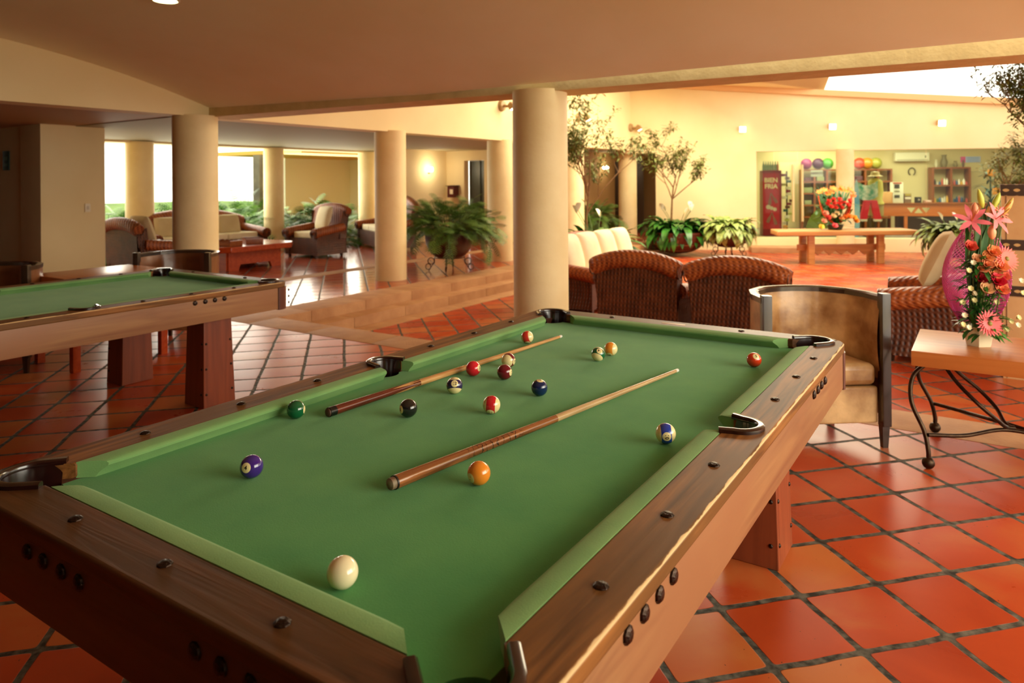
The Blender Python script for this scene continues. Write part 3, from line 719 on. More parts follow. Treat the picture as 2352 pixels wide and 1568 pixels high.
# ================================================================== TUB CHAIRS (leather, dark frame)
def tub_chair(label, loc, rz, m_in, group='leather tub chairs'):
    t = thing('tub_chair', label, 'armchair', loc, rz, group)
    Wd, D, H = .335, .60, .842
    # plan outline of the shell from the left front post round the back to the right front post (front is -y)
    pl = [(-Wd, -.30), (-Wd*.98, -.15), (-Wd*.84, -.01), (-Wd*.55, .08), (-Wd*.28, .11), (0, .12), (Wd*.28, .11), (Wd*.55, .08), (Wd*.84, -.01), (Wd*.98, -.15), (Wd, -.30)]
    def dense(P, n=3):
        out = []
        for i in range(len(P)-1):
            for k in range(n): a = k/n; out.append((P[i][0]*(1-a)+P[i+1][0]*a, P[i][1]*(1-a)+P[i+1][1]*a))
        return out+[P[-1]]
    pd = dense(pl)
    def topz(p): return H + .006*smoothstep((p[1]+.05)/.3)
    def off(P, d):
        out = []
        for i, p in enumerate(P):
            a = P[max(i-1, 0)]; b = P[min(i+1, len(P)-1)]; tx, ty = b[0]-a[0], b[1]-a[1]; l = math.hypot(tx, ty); out.append((p[0]+ty/l*d, p[1]-tx/l*d))
        return out
    # shell: outer face, padded inner face
    inn = off(pd, .012); outr = off(pd, -.03)
    f = MB(); n = len(pd); zs = [0, .25, .5, .75, 1]
    f.grid(lambda u, v: (outr[round(u*(n-1))][0], outr[round(u*(n-1))][1], .16+(topz(outr[round(u*(n-1))])-.18)*v), n-1, 4)
    f.build('outer_shell', m_in, t, smooth=60)
    f = MB()
    def innr(u, v):
        i = round(u*(n-1)); p = inn[i]; puff = .028*sin(PI*min(1, max(0, v)))*(.6+.4*abs(sin(u*PI*5)))
        l = math.hypot(p[0], p[1]+.1); return (p[0]-p[0]/l*puff, p[1]-(p[1]+.1)/l*puff, .38+(topz(p)-.40)*v)
    f.grid(innr, n-1, 8); f.build('inner_back', m_in, t, smooth=60)
    # frame rim along the top
    f = MB(); vs = []
    q = [(-.034, -.02), (-.036, .012), (.002, .014), (.016, .006), (.016, -.02)]
    for i, p in enumerate(pd):
        a = pd[max(i-1, 0)]; b = pd[min(i+1, n-1)]; tx, ty = b[0]-a[0], b[1]-a[1]; l = math.hypot(tx, ty)
        for d, z in q: vs.append((p[0]+ty/l*d*-1*-1, p[1]-tx/l*d, topz(p)+z))
    k = len(q); f.add(vs, [[i*k+j, i*k+(j+1) % k, (i+1)*k+(j+1) % k, (i+1)*k+j] for i in range(n-1) for j in range(k)]+[list(range(k)), [(n-1)*k+j for j in range(k)]])
    f.build('top_rim', m_dwood, t, smooth=30)
    for sx in (-1, 1):
        f = MB(); f.box((sx*(Wd+.008), -.305, .12+.375), (.05, .055, .75), .006)
        f.build('arm_post', m_dwood, t)
        for y in (-.305, .10):
            f = MB(); w = .022; xx = sx*(Wd+.004) if y < 0 else sx*Wd*.72
            f.prism([(xx-.015, y-.015), (xx+.015, y-.015), (xx+.015, y+.015), (xx-.015, y+.015)], 0, .14, top=[(xx-w, y-w), (xx+w, y-w), (xx+w, y+w), (xx-w, y+w)]); f.build('leg', m_dwood, t)
    # seat box and cushion
    f = MB(); poly = [(-Wd+.02, -.29), (Wd-.02, -.29)]+[(p[0]*.93, p[1]*.93) for p in pd[::-1][6:-6]]
    f.prism(poly, .13, .34); o = f.build('seat_base', m_in, t, smooth=35); md = o.modifiers.new('b', 'BEVEL'); md.width = .012; md.segments = 2; md.limit_method = 'ANGLE'; bake(o)
    f = MB(); poly = [(-Wd+.03, -.30), (Wd-.03, -.30)]+[(p[0]*.9, p[1]*.88) for p in pd[::-1][6:-6]]
    f.prism(poly, .345, .47); o = f.build('seat_cushion', m_in, t, smooth=50); md = o.modifiers.new('b', 'BEVEL'); md.width = .035; md.segments = 4; md.limit_method = 'ANGLE'; bake(o)
    return t
def c2w(X, Y, z=0): v = cam2w(X, Y, z); return v
ch = tub_chair('tan leather tub chair with dark wooden frame beyond the near table', c2w(1.735, 4.33), GA+.07, m_leather)
p = c2w(-4.76*1.0*.638, 7.0)
p = PY(432, 500, 7.05)
tub_chair('brown leather tub chair behind the far corner of the left pool table', (p.x, p.y, 0), GA-.05, m_ldark)
p = PY(8, 500, 6.05)
tub_chair('brown leather tub chair at the left edge of the picture beside the plain table', (p.x, p.y, 0), GA+.1, m_ldark)
# plain table behind the left pool table
t = thing('wooden_table', 'plain wooden table with a glossy top behind the left pool table', 'table', (-6.43, 3.27, 0))
f = MB(); f.box((0, 0, .73), (.72, .86, .05), .006); f.build('tabletop', m_orange, t)
for sx in (-1, 1):
    for sy in (-1, 1): f = MB(); f.box((sx*.3, sy*.37, .353), (.06, .06, .706), .004); f.build('leg', m_red, t)
# ================================================================== WICKER SEATS
def cushion_mesh(w, h, d, m, name, label=None, cat='cushion', group=None, loc=None, T=None):
    f = MB()
    def fn(s):
        def g(u, v):
            x, y = 2*u-1, 2*v-1; e = (1-abs(x)**3.2)*(1-abs(y)**3.2)
            pin = 1-.07*(x*x*y*y)-.03*(1-abs(x))*abs(y)**4-.03*(1-abs(y))*abs(x)**4
            return (x*w/2*pin, s*d/2*max(0, e)**.5, y*h/2*pin)
        return g
    f.grid(fn(1), 14, 14); f.grid(fn(-1), 14, 14)
    o = f.build(name, m, smooth=75)
    if label: tag(o, label, cat, group)
    return o
def wicker_seat(name, label, cat, loc, rz, width, H=1.02, depth=.92, seat_cush=True, group='wicker armchairs', back_arch=.09):
    """front is -y; origin on the floor in the middle"""
    t = thing(name, label, cat, loc, rz, group)
    hw, hd = width/2, depth/2
    ah = .60                                                     # arm height
    # body box with flared front skirt
    f = MB()
    f.prism([(-hw+.08, -hd+.06), (hw-.08, -hd+.06), (hw-.08, hd-.12), (-hw+.08, hd-.12)], .07, .40); f.build('seat_frame', m_wickd, t)
    # side panels beneath the arms
    for sx in (-1, 1):
        f = MB(); pr = []
        f.grid(lambda u, v: (sx*(hw-.05-.03*sin(PI*v)), -hd+.05+(depth-.12)*u, .06+(ah-.12+.05*u)*v), 8, 6)
        f.grid(lambda u, v: (sx*(hw-.17), -hd+.05+(depth-.12)*u, .06+(ah-.12+.05*u)*v), 8, 2)
        f.box((sx*(hw-.11), -hd+.05, .30), (.12, .02, .48))
        f.build('arm_panel', m_wickd, t, smooth=60)
        # rolled arm
        f = MB(); pts = []; rad = []
        for i in range(13):
            u = i/12; y = -hd+.0+(depth-.14)*u; z = ah-.055-.045*(1-u)**3+.05*u*u*1.2
            pts.append((sx*(hw-.105), y, z)); rad.append(.105*(1-.12*u))
        f.sweep(pts, rad, 18, sq=.92); a = f.build('arm', m_wick, t, smooth=50)
        f = MB()
        for q in range(3): f.sweep([(sx*(hw-.105)+(.10-.03*q)*cos(th), -hd-.004-.003*q, ah-.10+(.092-.028*q)*sin(th)) for th in [2*PI*k/20 for k in range(20)]], .008, 6, closed=True)
        f.build('arm_scroll', m_wickd, a, smooth=60)
    # back: arched panel with a rolled crest
    def crest(x): return H-.10-back_arch*(abs(x)/(hw-.06))**2.2
    bw = hw-.05
    f = MB()
    f.grid(lambda u, v: ((2*u-1)*(bw-.05*(1-v)**2*0+ -.03*sin(PI*v)), hd-.10+.10*v-.0, .07+(crest((2*u-1)*bw)-.07)*v), 18, 8)
    f.build('backrest', m_wickd, t, smooth=60)
    f = MB(); f.grid(lambda u, v: ((2*u-1)*(bw-.03), hd-.27+.13*v, .36+(crest((2*u-1)*bw)-.36)*v), 18, 8); f.build('back_lining', m_wick, t, smooth=60)
    for sx in (-1, 1):
        f = MB(); f.grid(lambda u, v: (sx*(bw-.03*sin(PI*v)), hd-.27+.17*u+.10*v, .36+(crest(bw)-.33)*v), 4, 8); f.build('back_side', m_wickd, t, smooth=60)
    f = MB(); pts = []; rad = []
    for i in range(25):
        x = (2*i/24-1)*(bw+.005); pts.append((x, hd-.035, crest(x)+.0)); rad.append(.098 if 0 < i < 24 else .088)
    f.sweep(pts, rad, 18, sq=1.0); cr_ = f.build('crest_roll', m_wick, t, smooth=50)
    for sx in (-1, 1): f = MB(); f.sweep([(sx*(bw+.008), hd-.035+.085*cos(th), crest(bw)+.085*sin(th)) for th in [2*PI*k/20 for k in range(20)]], .008, 6, closed=True); f.build('crest_binding', m_wickd, cr_, smooth=60)
    for sx in (-1, 1):
        for y in (-hd+.09, hd-.16): f = MB(); f.prism([(sx*(hw-.13)-.02, y-.02), (sx*(hw-.13)+.02, y-.02), (sx*(hw-.13)+.02, y+.02), (sx*(hw-.13)-.02, y+.02)], 0, .09, top=[(sx*(hw-.13)-.03, y-.03), (sx*(hw-.13)+.03, y-.03), (sx*(hw-.13)+.03, y+.03), (sx*(hw-.13)-.03, y+.03)]); f.build('leg', m_dwood, t)
    if seat_cush:
        k = 1 if width < 1.4 else 3
        for i in range(k):
            w = (width-.44)/k; f = MB(); f.box((-hw+.22+w*(i+.5), -.06, .46), (w-.01, depth-.34, .13), .045, seg=4); f.build('seat_cushion', m_cushw, t, smooth=60)
    return t
def local(t, x, y, z):
    a = t.rotation_euler[2]; return Vector((t.location.x+cos(a)*x-sin(a)*y, t.location.y+sin(a)*x+cos(a)*y, t.location.z+z))
def throw(t, x, y, z, w, h, lean, yaw, m, label, group=None, d=.17, roll=0):
    o = cushion_mesh(w, h, d, m, 'throw_pillow', label, 'cushion', group)
    a = t.rotation_euler[2]; o.location = local(t, x, y, z); o.rotation_euler = (Matrix.Rotation(a+yaw, 3, 'Z') @ Matrix.Rotation(-lean, 3, 'X') @ Matrix.Rotation(roll, 3, 'Y')).to_euler(); return o
PW = 'pillows on the wicker seats'
# lobby group
A1 = c2w(1.53, 8.0); A2 = c2w(2.42, 7.32)
wa = wicker_seat('wicker_armchair', 'left one of the two wicker armchairs seen from behind at the near column', 'armchair', (A1.x, A1.y+.02, LZ), PI, 1.08, H=1.03, back_arch=.10)
wb = copy_tree(wa, loc=(A2.x-.02, A2.y+.02, LZ), label='right one of the two wicker armchairs seen from behind, beside the tub chair')
so = wicker_seat('wicker_sofa', 'wicker sofa with cream back cushions between the near column and the stone steps', 'sofa', (-4.75, 9.65, LZ), PI/2, 2.5, H=1.0, depth=1.0, group='wicker sofas', back_arch=.16)
for i in range(4):
    throw(so, -.84+i*.56, .06, .76, .58, .56, .30, 0, m_cushw, ['white back cushion on the lobby sofa, nearest the camera', 'second white back cushion on the lobby sofa', 'third white back cushion on the lobby sofa', 'farthest white back cushion on the lobby sofa'][i], PW, d=.22)
q = PZ(2030, 832, LZ)
wr = wicker_seat('wicker_armchair', 'wicker armchair seen from the side behind the flower arrangement', 'armchair', (q.x+.47, q.y+.60, LZ), -PI/2, 1.08, H=.98); wr.scale = (1.12, 1.12, 1.16)
throw(wr, .12, -.04, .98, .54, .60, .42, 0, m_cusht, 'beige pillow leaning in the armchair behind the flower arrangement', PW, d=.2)
# lounge group
ls_ = wicker_seat('wicker_sofa', 'wicker sofa facing the lobby in front of the garden ferns', 'sofa', (-12.85, 8.45, 0), PI/2, 2.55, H=1.02, group='wicker sofas', back_arch=.18)
throw(ls_, -.70, .02, .69, .52, .42, .25, 0, m_cusht, 'beige pillow at the left end of the lounge sofa', PW)
throw(ls_, .62, .02, .69, .52, .42, .25, 0, m_cusht, 'beige pillow at the right end of the lounge sofa behind the column', PW)
la = wicker_seat('wicker_armchair', 'wicker armchair half hidden by the cream wall block at the left', 'armchair', (-10.98, 6.28, 0), PI, 1.1, H=1.02)
throw(la, -.1, .12, .80, .5, .5, .32, 0, m_cusht, 'beige pillow in the armchair beside the cream wall block', PW)
lb = wicker_seat('wicker_armchair', 'wicker armchair with white pillow facing the red coffee table', 'armchair', (-11.55, 10.22, 0), 0, 1.06, H=1.10)
throw(lb, .1, .10, .80, .46, .50, .30, -.15, m_cushw, 'white pillow standing in the armchair by the red coffee table', PW)
lc = wicker_seat('wicker_sofa', 'high backed wicker sofa behind the armchair with the white pillow', 'sofa', (-11.6, 12.35, 0), -.5, 2.0, H=1.22, group='wicker sofas', back_arch=.22)
throw(lc, .45, .05, .85, .45, .5, .3, .0, m_cushw, 'white pillow on the high backed sofa beside the cream column', PW)
# coffee table
t = thing('coffee_table', 'low red wooden coffee table with clipped corners in the lounge', 'table', (-11.35, 8.2, 0))
def oct_(x, y, c): return [(-x+c, -y), (x-c, -y), (x, -y+c), (x, y-c), (x-c, y), (-x+c, y), (-x, y-c), (-x, -y+c)]
f = MB(); f.prism(oct_(.68, .85, .22), .33, .43); o = f.build('tabletop', m_red, t, smooth=30); md = o.modifiers.new('b', 'BEVEL'); md.width = .012; md.segments = 2; md.limit_method = 'ANGLE'; bake(o)
for (cx_, cy_, w, d) in ((0, -.55, .9, .06), (0, .55, .9, .06), (.45, 0, .06, 1.1), (-.45, 0, .06, 1.1)):
    f = MB(); L = max(w, d); vs = [(-L/2, 0), (-L/2+.2, 0), (-L/2+.24, .10), (L/2-.24, .10), (L/2-.2, 0), (L/2, 0), (L/2, .33), (-L/2, .33)]
    T = Matrix.Translation((cx_, cy_, 0)) @ (Matrix.Rotation(PI/2, 4, 'Z') if d > w else Matrix()) @ Matrix.Rotation(PI/2, 4, 'X')
    f.prism(vs, -.03, .03, T=T); f.build('base_panel', m_red, t)
def tray(loc, rz, label):
    f = MB(); f.box((0, 0, .01), (.5, .3, .015), .003)
    for sx in (-1, 1): f.box((sx*.245, 0, .05), (.014, .3, .09), .004)
    for sy in (-1, 1):
        f.add([(-.25+.5*i/20, sy*.15, z) for i in range(21) for z in (0, .08+.018*abs(sin(i*PI/4)))], [[2*i, 2*i+1, 2*i+3, 2*i+2] for i in range(20)])
    o = f.build('serving_tray', m_shopw, smooth=30, loc=loc); o.rotation_euler = (0, 0, rz); return tag(o, label, 'tray', 'trays on the coffee table')
tray((-11.1, 7.75, .43), .2, 'left wooden tray with scalloped edge on the red coffee table'); tray((-11.15, 8.35, .43), -.5, 'right wooden tray on the red coffee table')
# ================================================================== SIDE TABLE with iron base
t = thing('side_table', 'orange wooden side table on a curled wrought iron base at the right', 'table', (.38, 4.635, 0))
f = MB(); f.box((.28, .0, .570), (1.95, .66, .08), .008); f.build('tabletop', m_orange, t)
def curve(P, n=10, kz=1):
    out = []
    P = [Vector((p[0], p[1], p[2]*kz)) for p in P]
    Q = [P[0]*2-P[1]]+P+[P[-1]*2-P[-2]]
    for i in range(1, len(Q)-2):
        for k in range(n):
            u = k/n; a, b, c, d = Q[i-1:i+3]
            out.append(.5*((2*b)+(-a+c)*u+(2*a-5*b+4*c-d)*u*u+(-a+3*b-3*c+d)*u**3))
    return out+[P[-1]]
for sy in (-1, 1):
    f = MB(); P = [(-.60, sy*.14, .68), (-.69, sy*.22, .58), (-.70, sy*.27, .42), (-.64, sy*.30, .24), (-.62, sy*.32, .12), (-.62, sy*.32, .055)]
    f.sweep(curve(P, 10, .79), .0115, 10); f.ball((-.62, sy*.32, .031), .031, 14); f.build('leg', m_iron, t, smooth=60)
    f = MB(); P = [(-.58, sy*.08, .68), (-.50, sy*.12, .54), (-.40, sy*.16, .42), (-.32, sy*.12, .32), (-.28, sy*.03, .25), (-.24, 0, .24)]
    f.sweep(curve(P, 10, .79), .0105, 10); f.build('brace', m_iron, t, smooth=60)
    f = MB(); P = [(-.62, sy*.31, .22), (-.46, sy*.22, .22), (-.28, sy*.06, .24), (-.05, sy*.01, .21), (.3, sy*.03, .20), (.62, sy*.02, .20)]
    f.sweep(curve(P, 10, .79), .0105, 10); f.build('stretcher', m_iron, t, smooth=60)
    f = MB(); P = [(.96, sy*.10, .68), (1.06, sy*.16, .58), (1.08, sy*.22, .42), (1.0, sy*.26, .24), (.97, sy*.29, .045)]
    f.sweep(curve(P, 10, .79), .0115, 10); f.ball((.97, sy*.29, .031), .031, 14); f.build('leg', m_iron, t, smooth=60)
    f = MB(); P = [(.97, sy*.29, .20), (.85, sy*.18, .19), (.62, sy*.02, .20)]
    f.sweep(curve(P, 10, .79), .0105, 10); f.build('stretcher', m_iron, t, smooth=60)
# ================================================================== PLANTS
def rnd(a, b): return random.uniform(a, b)
def arc_stem(base, az, el, L, droop, n=6):
    """points of a stem that starts at elevation el and bends down"""
    pts = [Vector(base)]; e = el
    for i in range(n):
        d = Vector((cos(az)*cos(e), sin(az)*cos(e), sin(e))); pts.append(pts[-1]+d*(L/n)); e -= droop/n
    return pts, e
def lobed_leaf(f, p, az, el, L, lobes=6, w=.42, up_roll=0):
    """deeply cut philodendron leaf: midrib with finger lobes either side, drooping"""
    d = Vector((cos(az)*cos(el), sin(az)*cos(el), sin(el))); s_ = Vector((-sin(az), cos(az), 0)); nn = d.cross(s_)
    s_ = (s_*cos(up_roll)+nn*sin(up_roll)).normalized(); nn = s_.cross(d)
    def pt(a, b): return p + d*(a*L) + s_*(b*L) - nn*0 + Vector((0, 0, -.28*L*a*a-.22*L*b*b))
    for i in range(lobes):
        a = .06+.80*i/lobes; ln = w*sin(PI*(.18+.74*i/lobes))+.05
        for sg_ in (-1, 1):
            an = .55+.5*i/lobes
            b0, b1 = a-.012, a+.052
            tipa, tipb = a+ln*sin(an)*.75, sg_*ln*cos(an*.6)
            ma, mb = a+.02+ln*.42*sin(an)*.75, sg_*ln*.55*cos(an*.6)
            f.add([pt(b0, 0), pt(b1, 0), pt(ma+.030, mb), pt(ma-.026, mb), pt(tipa, tipb)], [[0, 1, 2, 3], [3, 2, 4]])
    f.add([pt(.8, -.03), pt(.8, .03), pt(1.0, 0)], [[0, 1, 2]])
def blade(f, p, az, el, L, w, droop=1.0, n=5, fold=.25, twist=0):
    pts, _ = arc_stem(p, az, el, L, droop, n); s0 = Vector((-sin(az), cos(az), 0)); vs = []
    for i, q in enumerate(pts):
        u = i/n; ww = w*(sin(PI*min(1, u*.92+.06))**.7)*(1 if u < 1 else .02); s_ = (s0*cos(twist*u)+Vector((0, 0, 1))*sin(twist*u))
        vs += [q - s_*ww + Vector((0, 0, fold*ww)), q, q + s_*ww + Vector((0, 0, fold*ww))]
    f.add(vs, [[3*i+j, 3*i+j+1, 3*i+4+j, 3*i+3+j] for i in range(n) for j in (0, 1)])
def philodendron(t, cz, R, n, L, stem, seed, m=None, elmin=-.2, name='foliage', w=.42, elmax=1.35):
    random.seed(seed); f = MB(); g = MB()
    for i in range(n):
        az = rnd(0, 2*PI); el = rnd(elmin, elmax); sl = stem*rnd(.7, 1.15)*(1-.25*abs(sin(el))*(elmax > 1.3))
        base = Vector((cos(az)*R*rnd(.1, .8), sin(az)*R*rnd(.1, .8), cz))
        pts, e = arc_stem(base, az, max(el, .25), sl, rnd(.3, 1.0)+(.9 if el < .2 else 0), 5)
        g.sweep(pts, .005, 4, cap=False)
        for k in range(3 if L < .3 else 1): lobed_leaf(f, pts[-1-k] if k < 3 else pts[-1], az+rnd(-.6, .6)+(k-1)*.5*(k > 0), e+rnd(-.3, .3), L*rnd(.75, 1.15), 7, w, rnd(-.5, .5))
    g.build('stems', m_stem, t, smooth=60); return f.build(name, m or m_leafd, t, smooth=0)
def scroll_stand(t, R, H, n=4, name='iron_stand'):
    f = MB()
    for k in range(n):
        a = 2*PI*k/n+.5
        def P(r, z): return (cos(a)*r, sin(a)*r, z)
        up = [P(R-.10+.055*cos(th), H*.70+.055*sin(th)) for th in [i*2*PI*1.2/14 for i in range(15)]]
        lo = [P(R-.05+.045*cos(th), H*.30+.05*sin(th)) for th in [i*2*PI*1.2/14+2.2 for i in range(15)]]
        f.sweep(up, .008, 6); f.sweep(lo, .008, 6)
        f.sweep([P(R-.16, H*1.02), P(R-.16, H*.6), P(R-.10, H*.28), P(R-.06, 0.004)], .009, 6)
    f.sweep([(cos(th)*(R-.16), sin(th)*(R-.16), H*.98) for th in [2*PI*i/24 for i in range(24)]], .009, 6, closed=True)
    f.build(name, m_iron, t, smooth=60)
def bowl(t, R, z0, z1, m=m_clay, rim=.03, name='bowl', low=.35):
    f = MB(); pr = [(.001, z0)]
    for i in range(1, 13):
        u = i/12; r = R*(low+(1-low)*sin(u*PI*.55)/sin(PI*.55)) if u > 0 else 0; pr.append((R*min(1, math.sin(u*PI/2)**.75), z0+(z1-z0)*(1-cos(u*PI/2))))
    pr += [(R+rim*.4, z1+.0), (R+rim*.4, z1+rim), (R-rim*.6, z1+rim), (R-rim, z1-.03), (.001, z1-.05)]
    f.lathe(pr, 32); return f.build(name, m, t, smooth=45)
# big fern pot beside the steps
q = PZ(1027, 626, 0); t = thing('potted_philodendron', 'large split leaf plant in a clay bowl on an iron stand by the steps', 'potted plant', (q.x-.12, q.y+.22, 0))
bowl(t, .42, .20, .62); scroll_stand(t, .42, .24)
philodendron(t, .66, .36, 190, .25, .70, 3, elmin=.15, w=.5, elmax=1.42)
# garden planting along the lounge edge
random.seed(11)
fern0 = None
spots = [(-14.0, 7.0, 1.25), (-15.0, 7.7, 1.5), (-14.6, 8.3, 1.3), (-14.1, 9.3, 1.35), (-14.5, 10.3, 1.4), (-13.2, 11.7, 1.1), (-14.2, 12.0, 1.45), (-13.5, 12.7, .85), (-14.4, 13.5, 1.35), (-15.4, 11.2, 1.6)]
labs = ['leftmost bright green fern clump beside the cream wall block', 'fern clump left of the first garden edge column', 'fern clump behind the left end of the lounge sofa', 'fern clump behind the right end of the lounge sofa', 'bright fern clump below the middle garden edge column', 'dark fern clump between lounge sofa and armchair', 'tall fern clump in front of the patio wall', 'low fern clump behind the white pillow armchair', 'fern clump right of the dark patio recess', 'tall light green fern at the back below the grey post']
for i, (x, y, s_) in enumerate(spots):
    if i in (0, 5): 
        r0 = thing('garden_fern', labs[i], 'fern', (x, y, -.02), rnd(0, 6), 'ferns along the garden edge'); philodendron(r0, .05, .15, 120, .34, .85, 20+i, m=m_leafy if i == 0 else M('fern_leaf_mid', '1e4414', .5, '3f701c', scale=7, spec=.2), elmin=.2, w=.45, elmax=1.35)
        r0.scale = (s_, s_, s_)
        if i == 0: fernA = r0
        else: fernB = r0
kid_src = [None, 0, 0, 0, 0, None, 0, 1, 1, 0]
for i, (x, y, s_) in enumerate(spots):
    if i in (0, 5): continue
    r_ = copy_tree(fernA if kid_src[i] == 0 else fernB, loc=(x, y, -.02), rz=rnd(0, 6.28), label=labs[i]); r_.scale = (s_, s_, s_)
# peace lily and aglaonema bowls in the lobby
def rosette(t, cz, R, n, L, w, seed, m, droop=1.7, elmin=.1, elmax=1.3, name='leaves'):
    random.seed(seed); f = MB()
    for i in range(n):
        az = rnd(0, 2*PI); el = rnd(elmin, elmax); r = R*rnd(.1, .85)
        blade(f, Vector((cos(az)*r, sin(az)*r, cz)), az+rnd(-.3, .3), el, L*rnd(.75, 1.2), w*rnd(.8, 1.2), droop*rnd(.7, 1.2), 6)
    return f.build(name, m, t, smooth=60)
def lily_flowers(t, cz, n, seed, h=.5):
    random.seed(seed)
    for i in range(n):
        az = rnd(0, 2*PI); pts, e = arc_stem((cos(az)*.1, sin(az)*.1, cz), az, 1.25, h*rnd(.85, 1.25), .35, 5)
        f = MB(); f.mat(0); f.sweep(pts, .006, 5)
        f.mat(1); T = Matrix.Translation(pts[-1]); tmp = MB(); blade(tmp, Vector((0, 0, -.02)), az+1.2, 1.2, .19, .055, .5, 6, fold=.6); f.add(tmp.v, tmp.f, T)
        f.mat(2); f.sweep([pts[-1], pts[-1]+Vector((0, 0, .08))], .010, 6)
        f.build('flower', [m_stem, m_white, F('e8d890')], t, smooth=60)
def mesh_bands(t, R, z0, z1):
    pass
def band_mat():
    m = M('clay_rope_bands', '4a2114', .4, '5f2c1a', scale=5, bump=.15, bscale=14)
    ns, ls = m.node_tree.nodes, m.node_tree.links; p = ns['Principled BSDF']
    tc = ns.new('ShaderNodeTexCoord'); sp = ns.new('ShaderNodeSeparateXYZ'); ls.new(tc.outputs['Object'], sp.inputs[0])
    at = mathn(ns, ls, 'ARCTAN2', sp.outputs[1], sp.outputs[0])
    row = mathn(ns, ls, 'MULTIPLY', sp.outputs[2], 7.5); fr = mathn(ns, ls, 'FRACT', row); fl = mathn(ns, ls, 'FLOOR', row)
    l1 = mathn(ns, ls, 'LESS_THAN', fr, .09)
    cf = mathn(ns, ls, 'FRACT', mathn(ns, ls, 'ADD', mathn(ns, ls, 'MULTIPLY', at, 2.5), mathn(ns, ls, 'MULTIPLY', fl, .5))); l2 = mathn(ns, ls, 'LESS_THAN', cf, .05)
    k = mathn(ns, ls, 'MAXIMUM', l1, l2); lim = mathn(ns, ls, 'LESS_THAN', sp.outputs[2], .40)
    k = mathn(ns, ls, 'MULTIPLY', mathn(ns, ls, 'MULTIPLY', k, lim), .75); old = p.inputs['Base Color'].links[0].from_socket
    ls.new(mixc(ns, ls, k, old, hexc('a88a5c')), p.inputs['Base Color']); return m
def tree(t, base, H, spread, seed, nb=5, leaves=900, lean=(0, 0), lsz=.055, start=.0, trunk=.028, clump=None):
    random.seed(seed); g = MB(); f = MB(); tips = []
    def branch(p, d, L, r, lev):
        pts = [p]; q = p; dd = d.normalized()
        for i in range(5):
            dd = (dd + Vector((rnd(-.22, .22), rnd(-.22, .22), rnd(-.05, .18)))).normalized(); q = q+dd*(L/5); pts.append(q)
        g.sweep(pts, [r*(1-.11*i) for i in range(6)], 6 if lev < 2 else 4, cap=False)
        if lev >= 3: tips.append(pts); return
        for k in range(nb if lev else nb+1):
            i = random.choice((2, 3, 4, 5)); a = rnd(0, 2*PI); s_ = Vector((cos(a), sin(a), rnd(.1, 1.0)))
            branch(pts[i], dd*.6+s_*.8, L*rnd(.5, .72), r*.55, lev+1)
    branch(Vector(base), Vector((lean[0], lean[1], 1)), H*.42, trunk, 0)
    zmax = max(p.z for pts in tips for p in pts); k = (base[2]+H)/zmax if 0 else 1
    for i in range(leaves):
        pts = random.choice(tips); q = random.choice(pts[1:]) + Vector((rnd(-.05, .05), rnd(-.05, .05), rnd(-.06, .05)))
        az = rnd(0, 2*PI); blade(f, q, az, rnd(-.7, .5), lsz*rnd(.8, 1.5)*1.3, lsz*.24, .5, 2)
    g.build('branches', m_bark, t, smooth=60); f.build('leaves', m_tleaf, t, smooth=0)
# bowl 1: with tree and peace lilies (middle)
q = PZ(1545, 588, LZ); t = thing('potted_tree', 'slim tree and dark peace lilies in a wide banded clay bowl', 'potted tree', (q.x, q.y+.3, LZ))
bb = bowl(t, .68, .05, .52, band_mat(), rim=.04); rosette(t, .56, .55, 260, .62, .085, 5, m_lily, elmin=-.1, droop=2.1); lily_flowers(t, .6, 6, 9, .5)
tree(t, (-.1, .0, .5), 3.3, 1, 41, nb=4, leaves=1500, lean=(-.05, 0), lsz=.085)
q = PZ(1668, 592, LZ); t = thing('potted_aglaonema', 'pale green leafy plant in a round brown bowl on a stand', 'potted plant', (q.x, q.y+.2, LZ), group=None)
bowl(t, .42, .22, .56); scroll_stand(t, .40, .26); agl = rosette(t, .60, .36, 300, .50, .085, 6, m_agl, droop=2.3, elmin=-.2, elmax=1.5)
# same kind again at the right
q2 = PZ(2178, 592, LZ); t2b = thing('potted_aglaonema', 'darker leafy plant in a bowl behind the wicker armchair at the right', 'potted plant', (q2.x+.2, q2.y-2.3, LZ))
bowl(t2b, .40, .22, .56); scroll_stand(t2b, .40, .26); rosette(t2b, .60, .36, 300, .56, .075, 7, m_agl2, droop=2.2, elmin=-.2, elmax=1.5); lily_flowers(t2b, .6, 2, 4, .45)
# planter with the tall tree and lilies behind the sofa
p = PY(1370, 560, 13.3); t = thing('potted_tree', 'tall airy tree with peace lilies rising behind the lobby sofa', 'potted tree', (p.x, p.y, LZ))
bowl(t, .60, .05, .50); rosette(t, .52, .5, 130, .62, .08, 15, m_lily, elmin=.1); lily_flowers(t, .6, 4, 19, .62)
tree(t, (-.2, .0, .45), 4.1, 1, 8, nb=4, leaves=2600, lean=(-.02, .05), lsz=.075)
# fern in a raised pot by the far column
p = PY(1405, 520, 18.0); t = thing('potted_fern', 'dark fern in a tapered brown pot beside the far column', 'potted plant', (p.x-.35, p.y-.2, 0))
f = MB(); f.lathe([(.001, .0), (.12, .0), (.10, .05), (.05, .12), (.14, .2), (.24, .42), (.27, .55), (.25, .57), (.20, .53), (.001, .52)], 24); f.build('pot', m_clay, t, smooth=40)
philodendron(t, .55, .2, 90, .26, .55, 33, elmin=-.1)
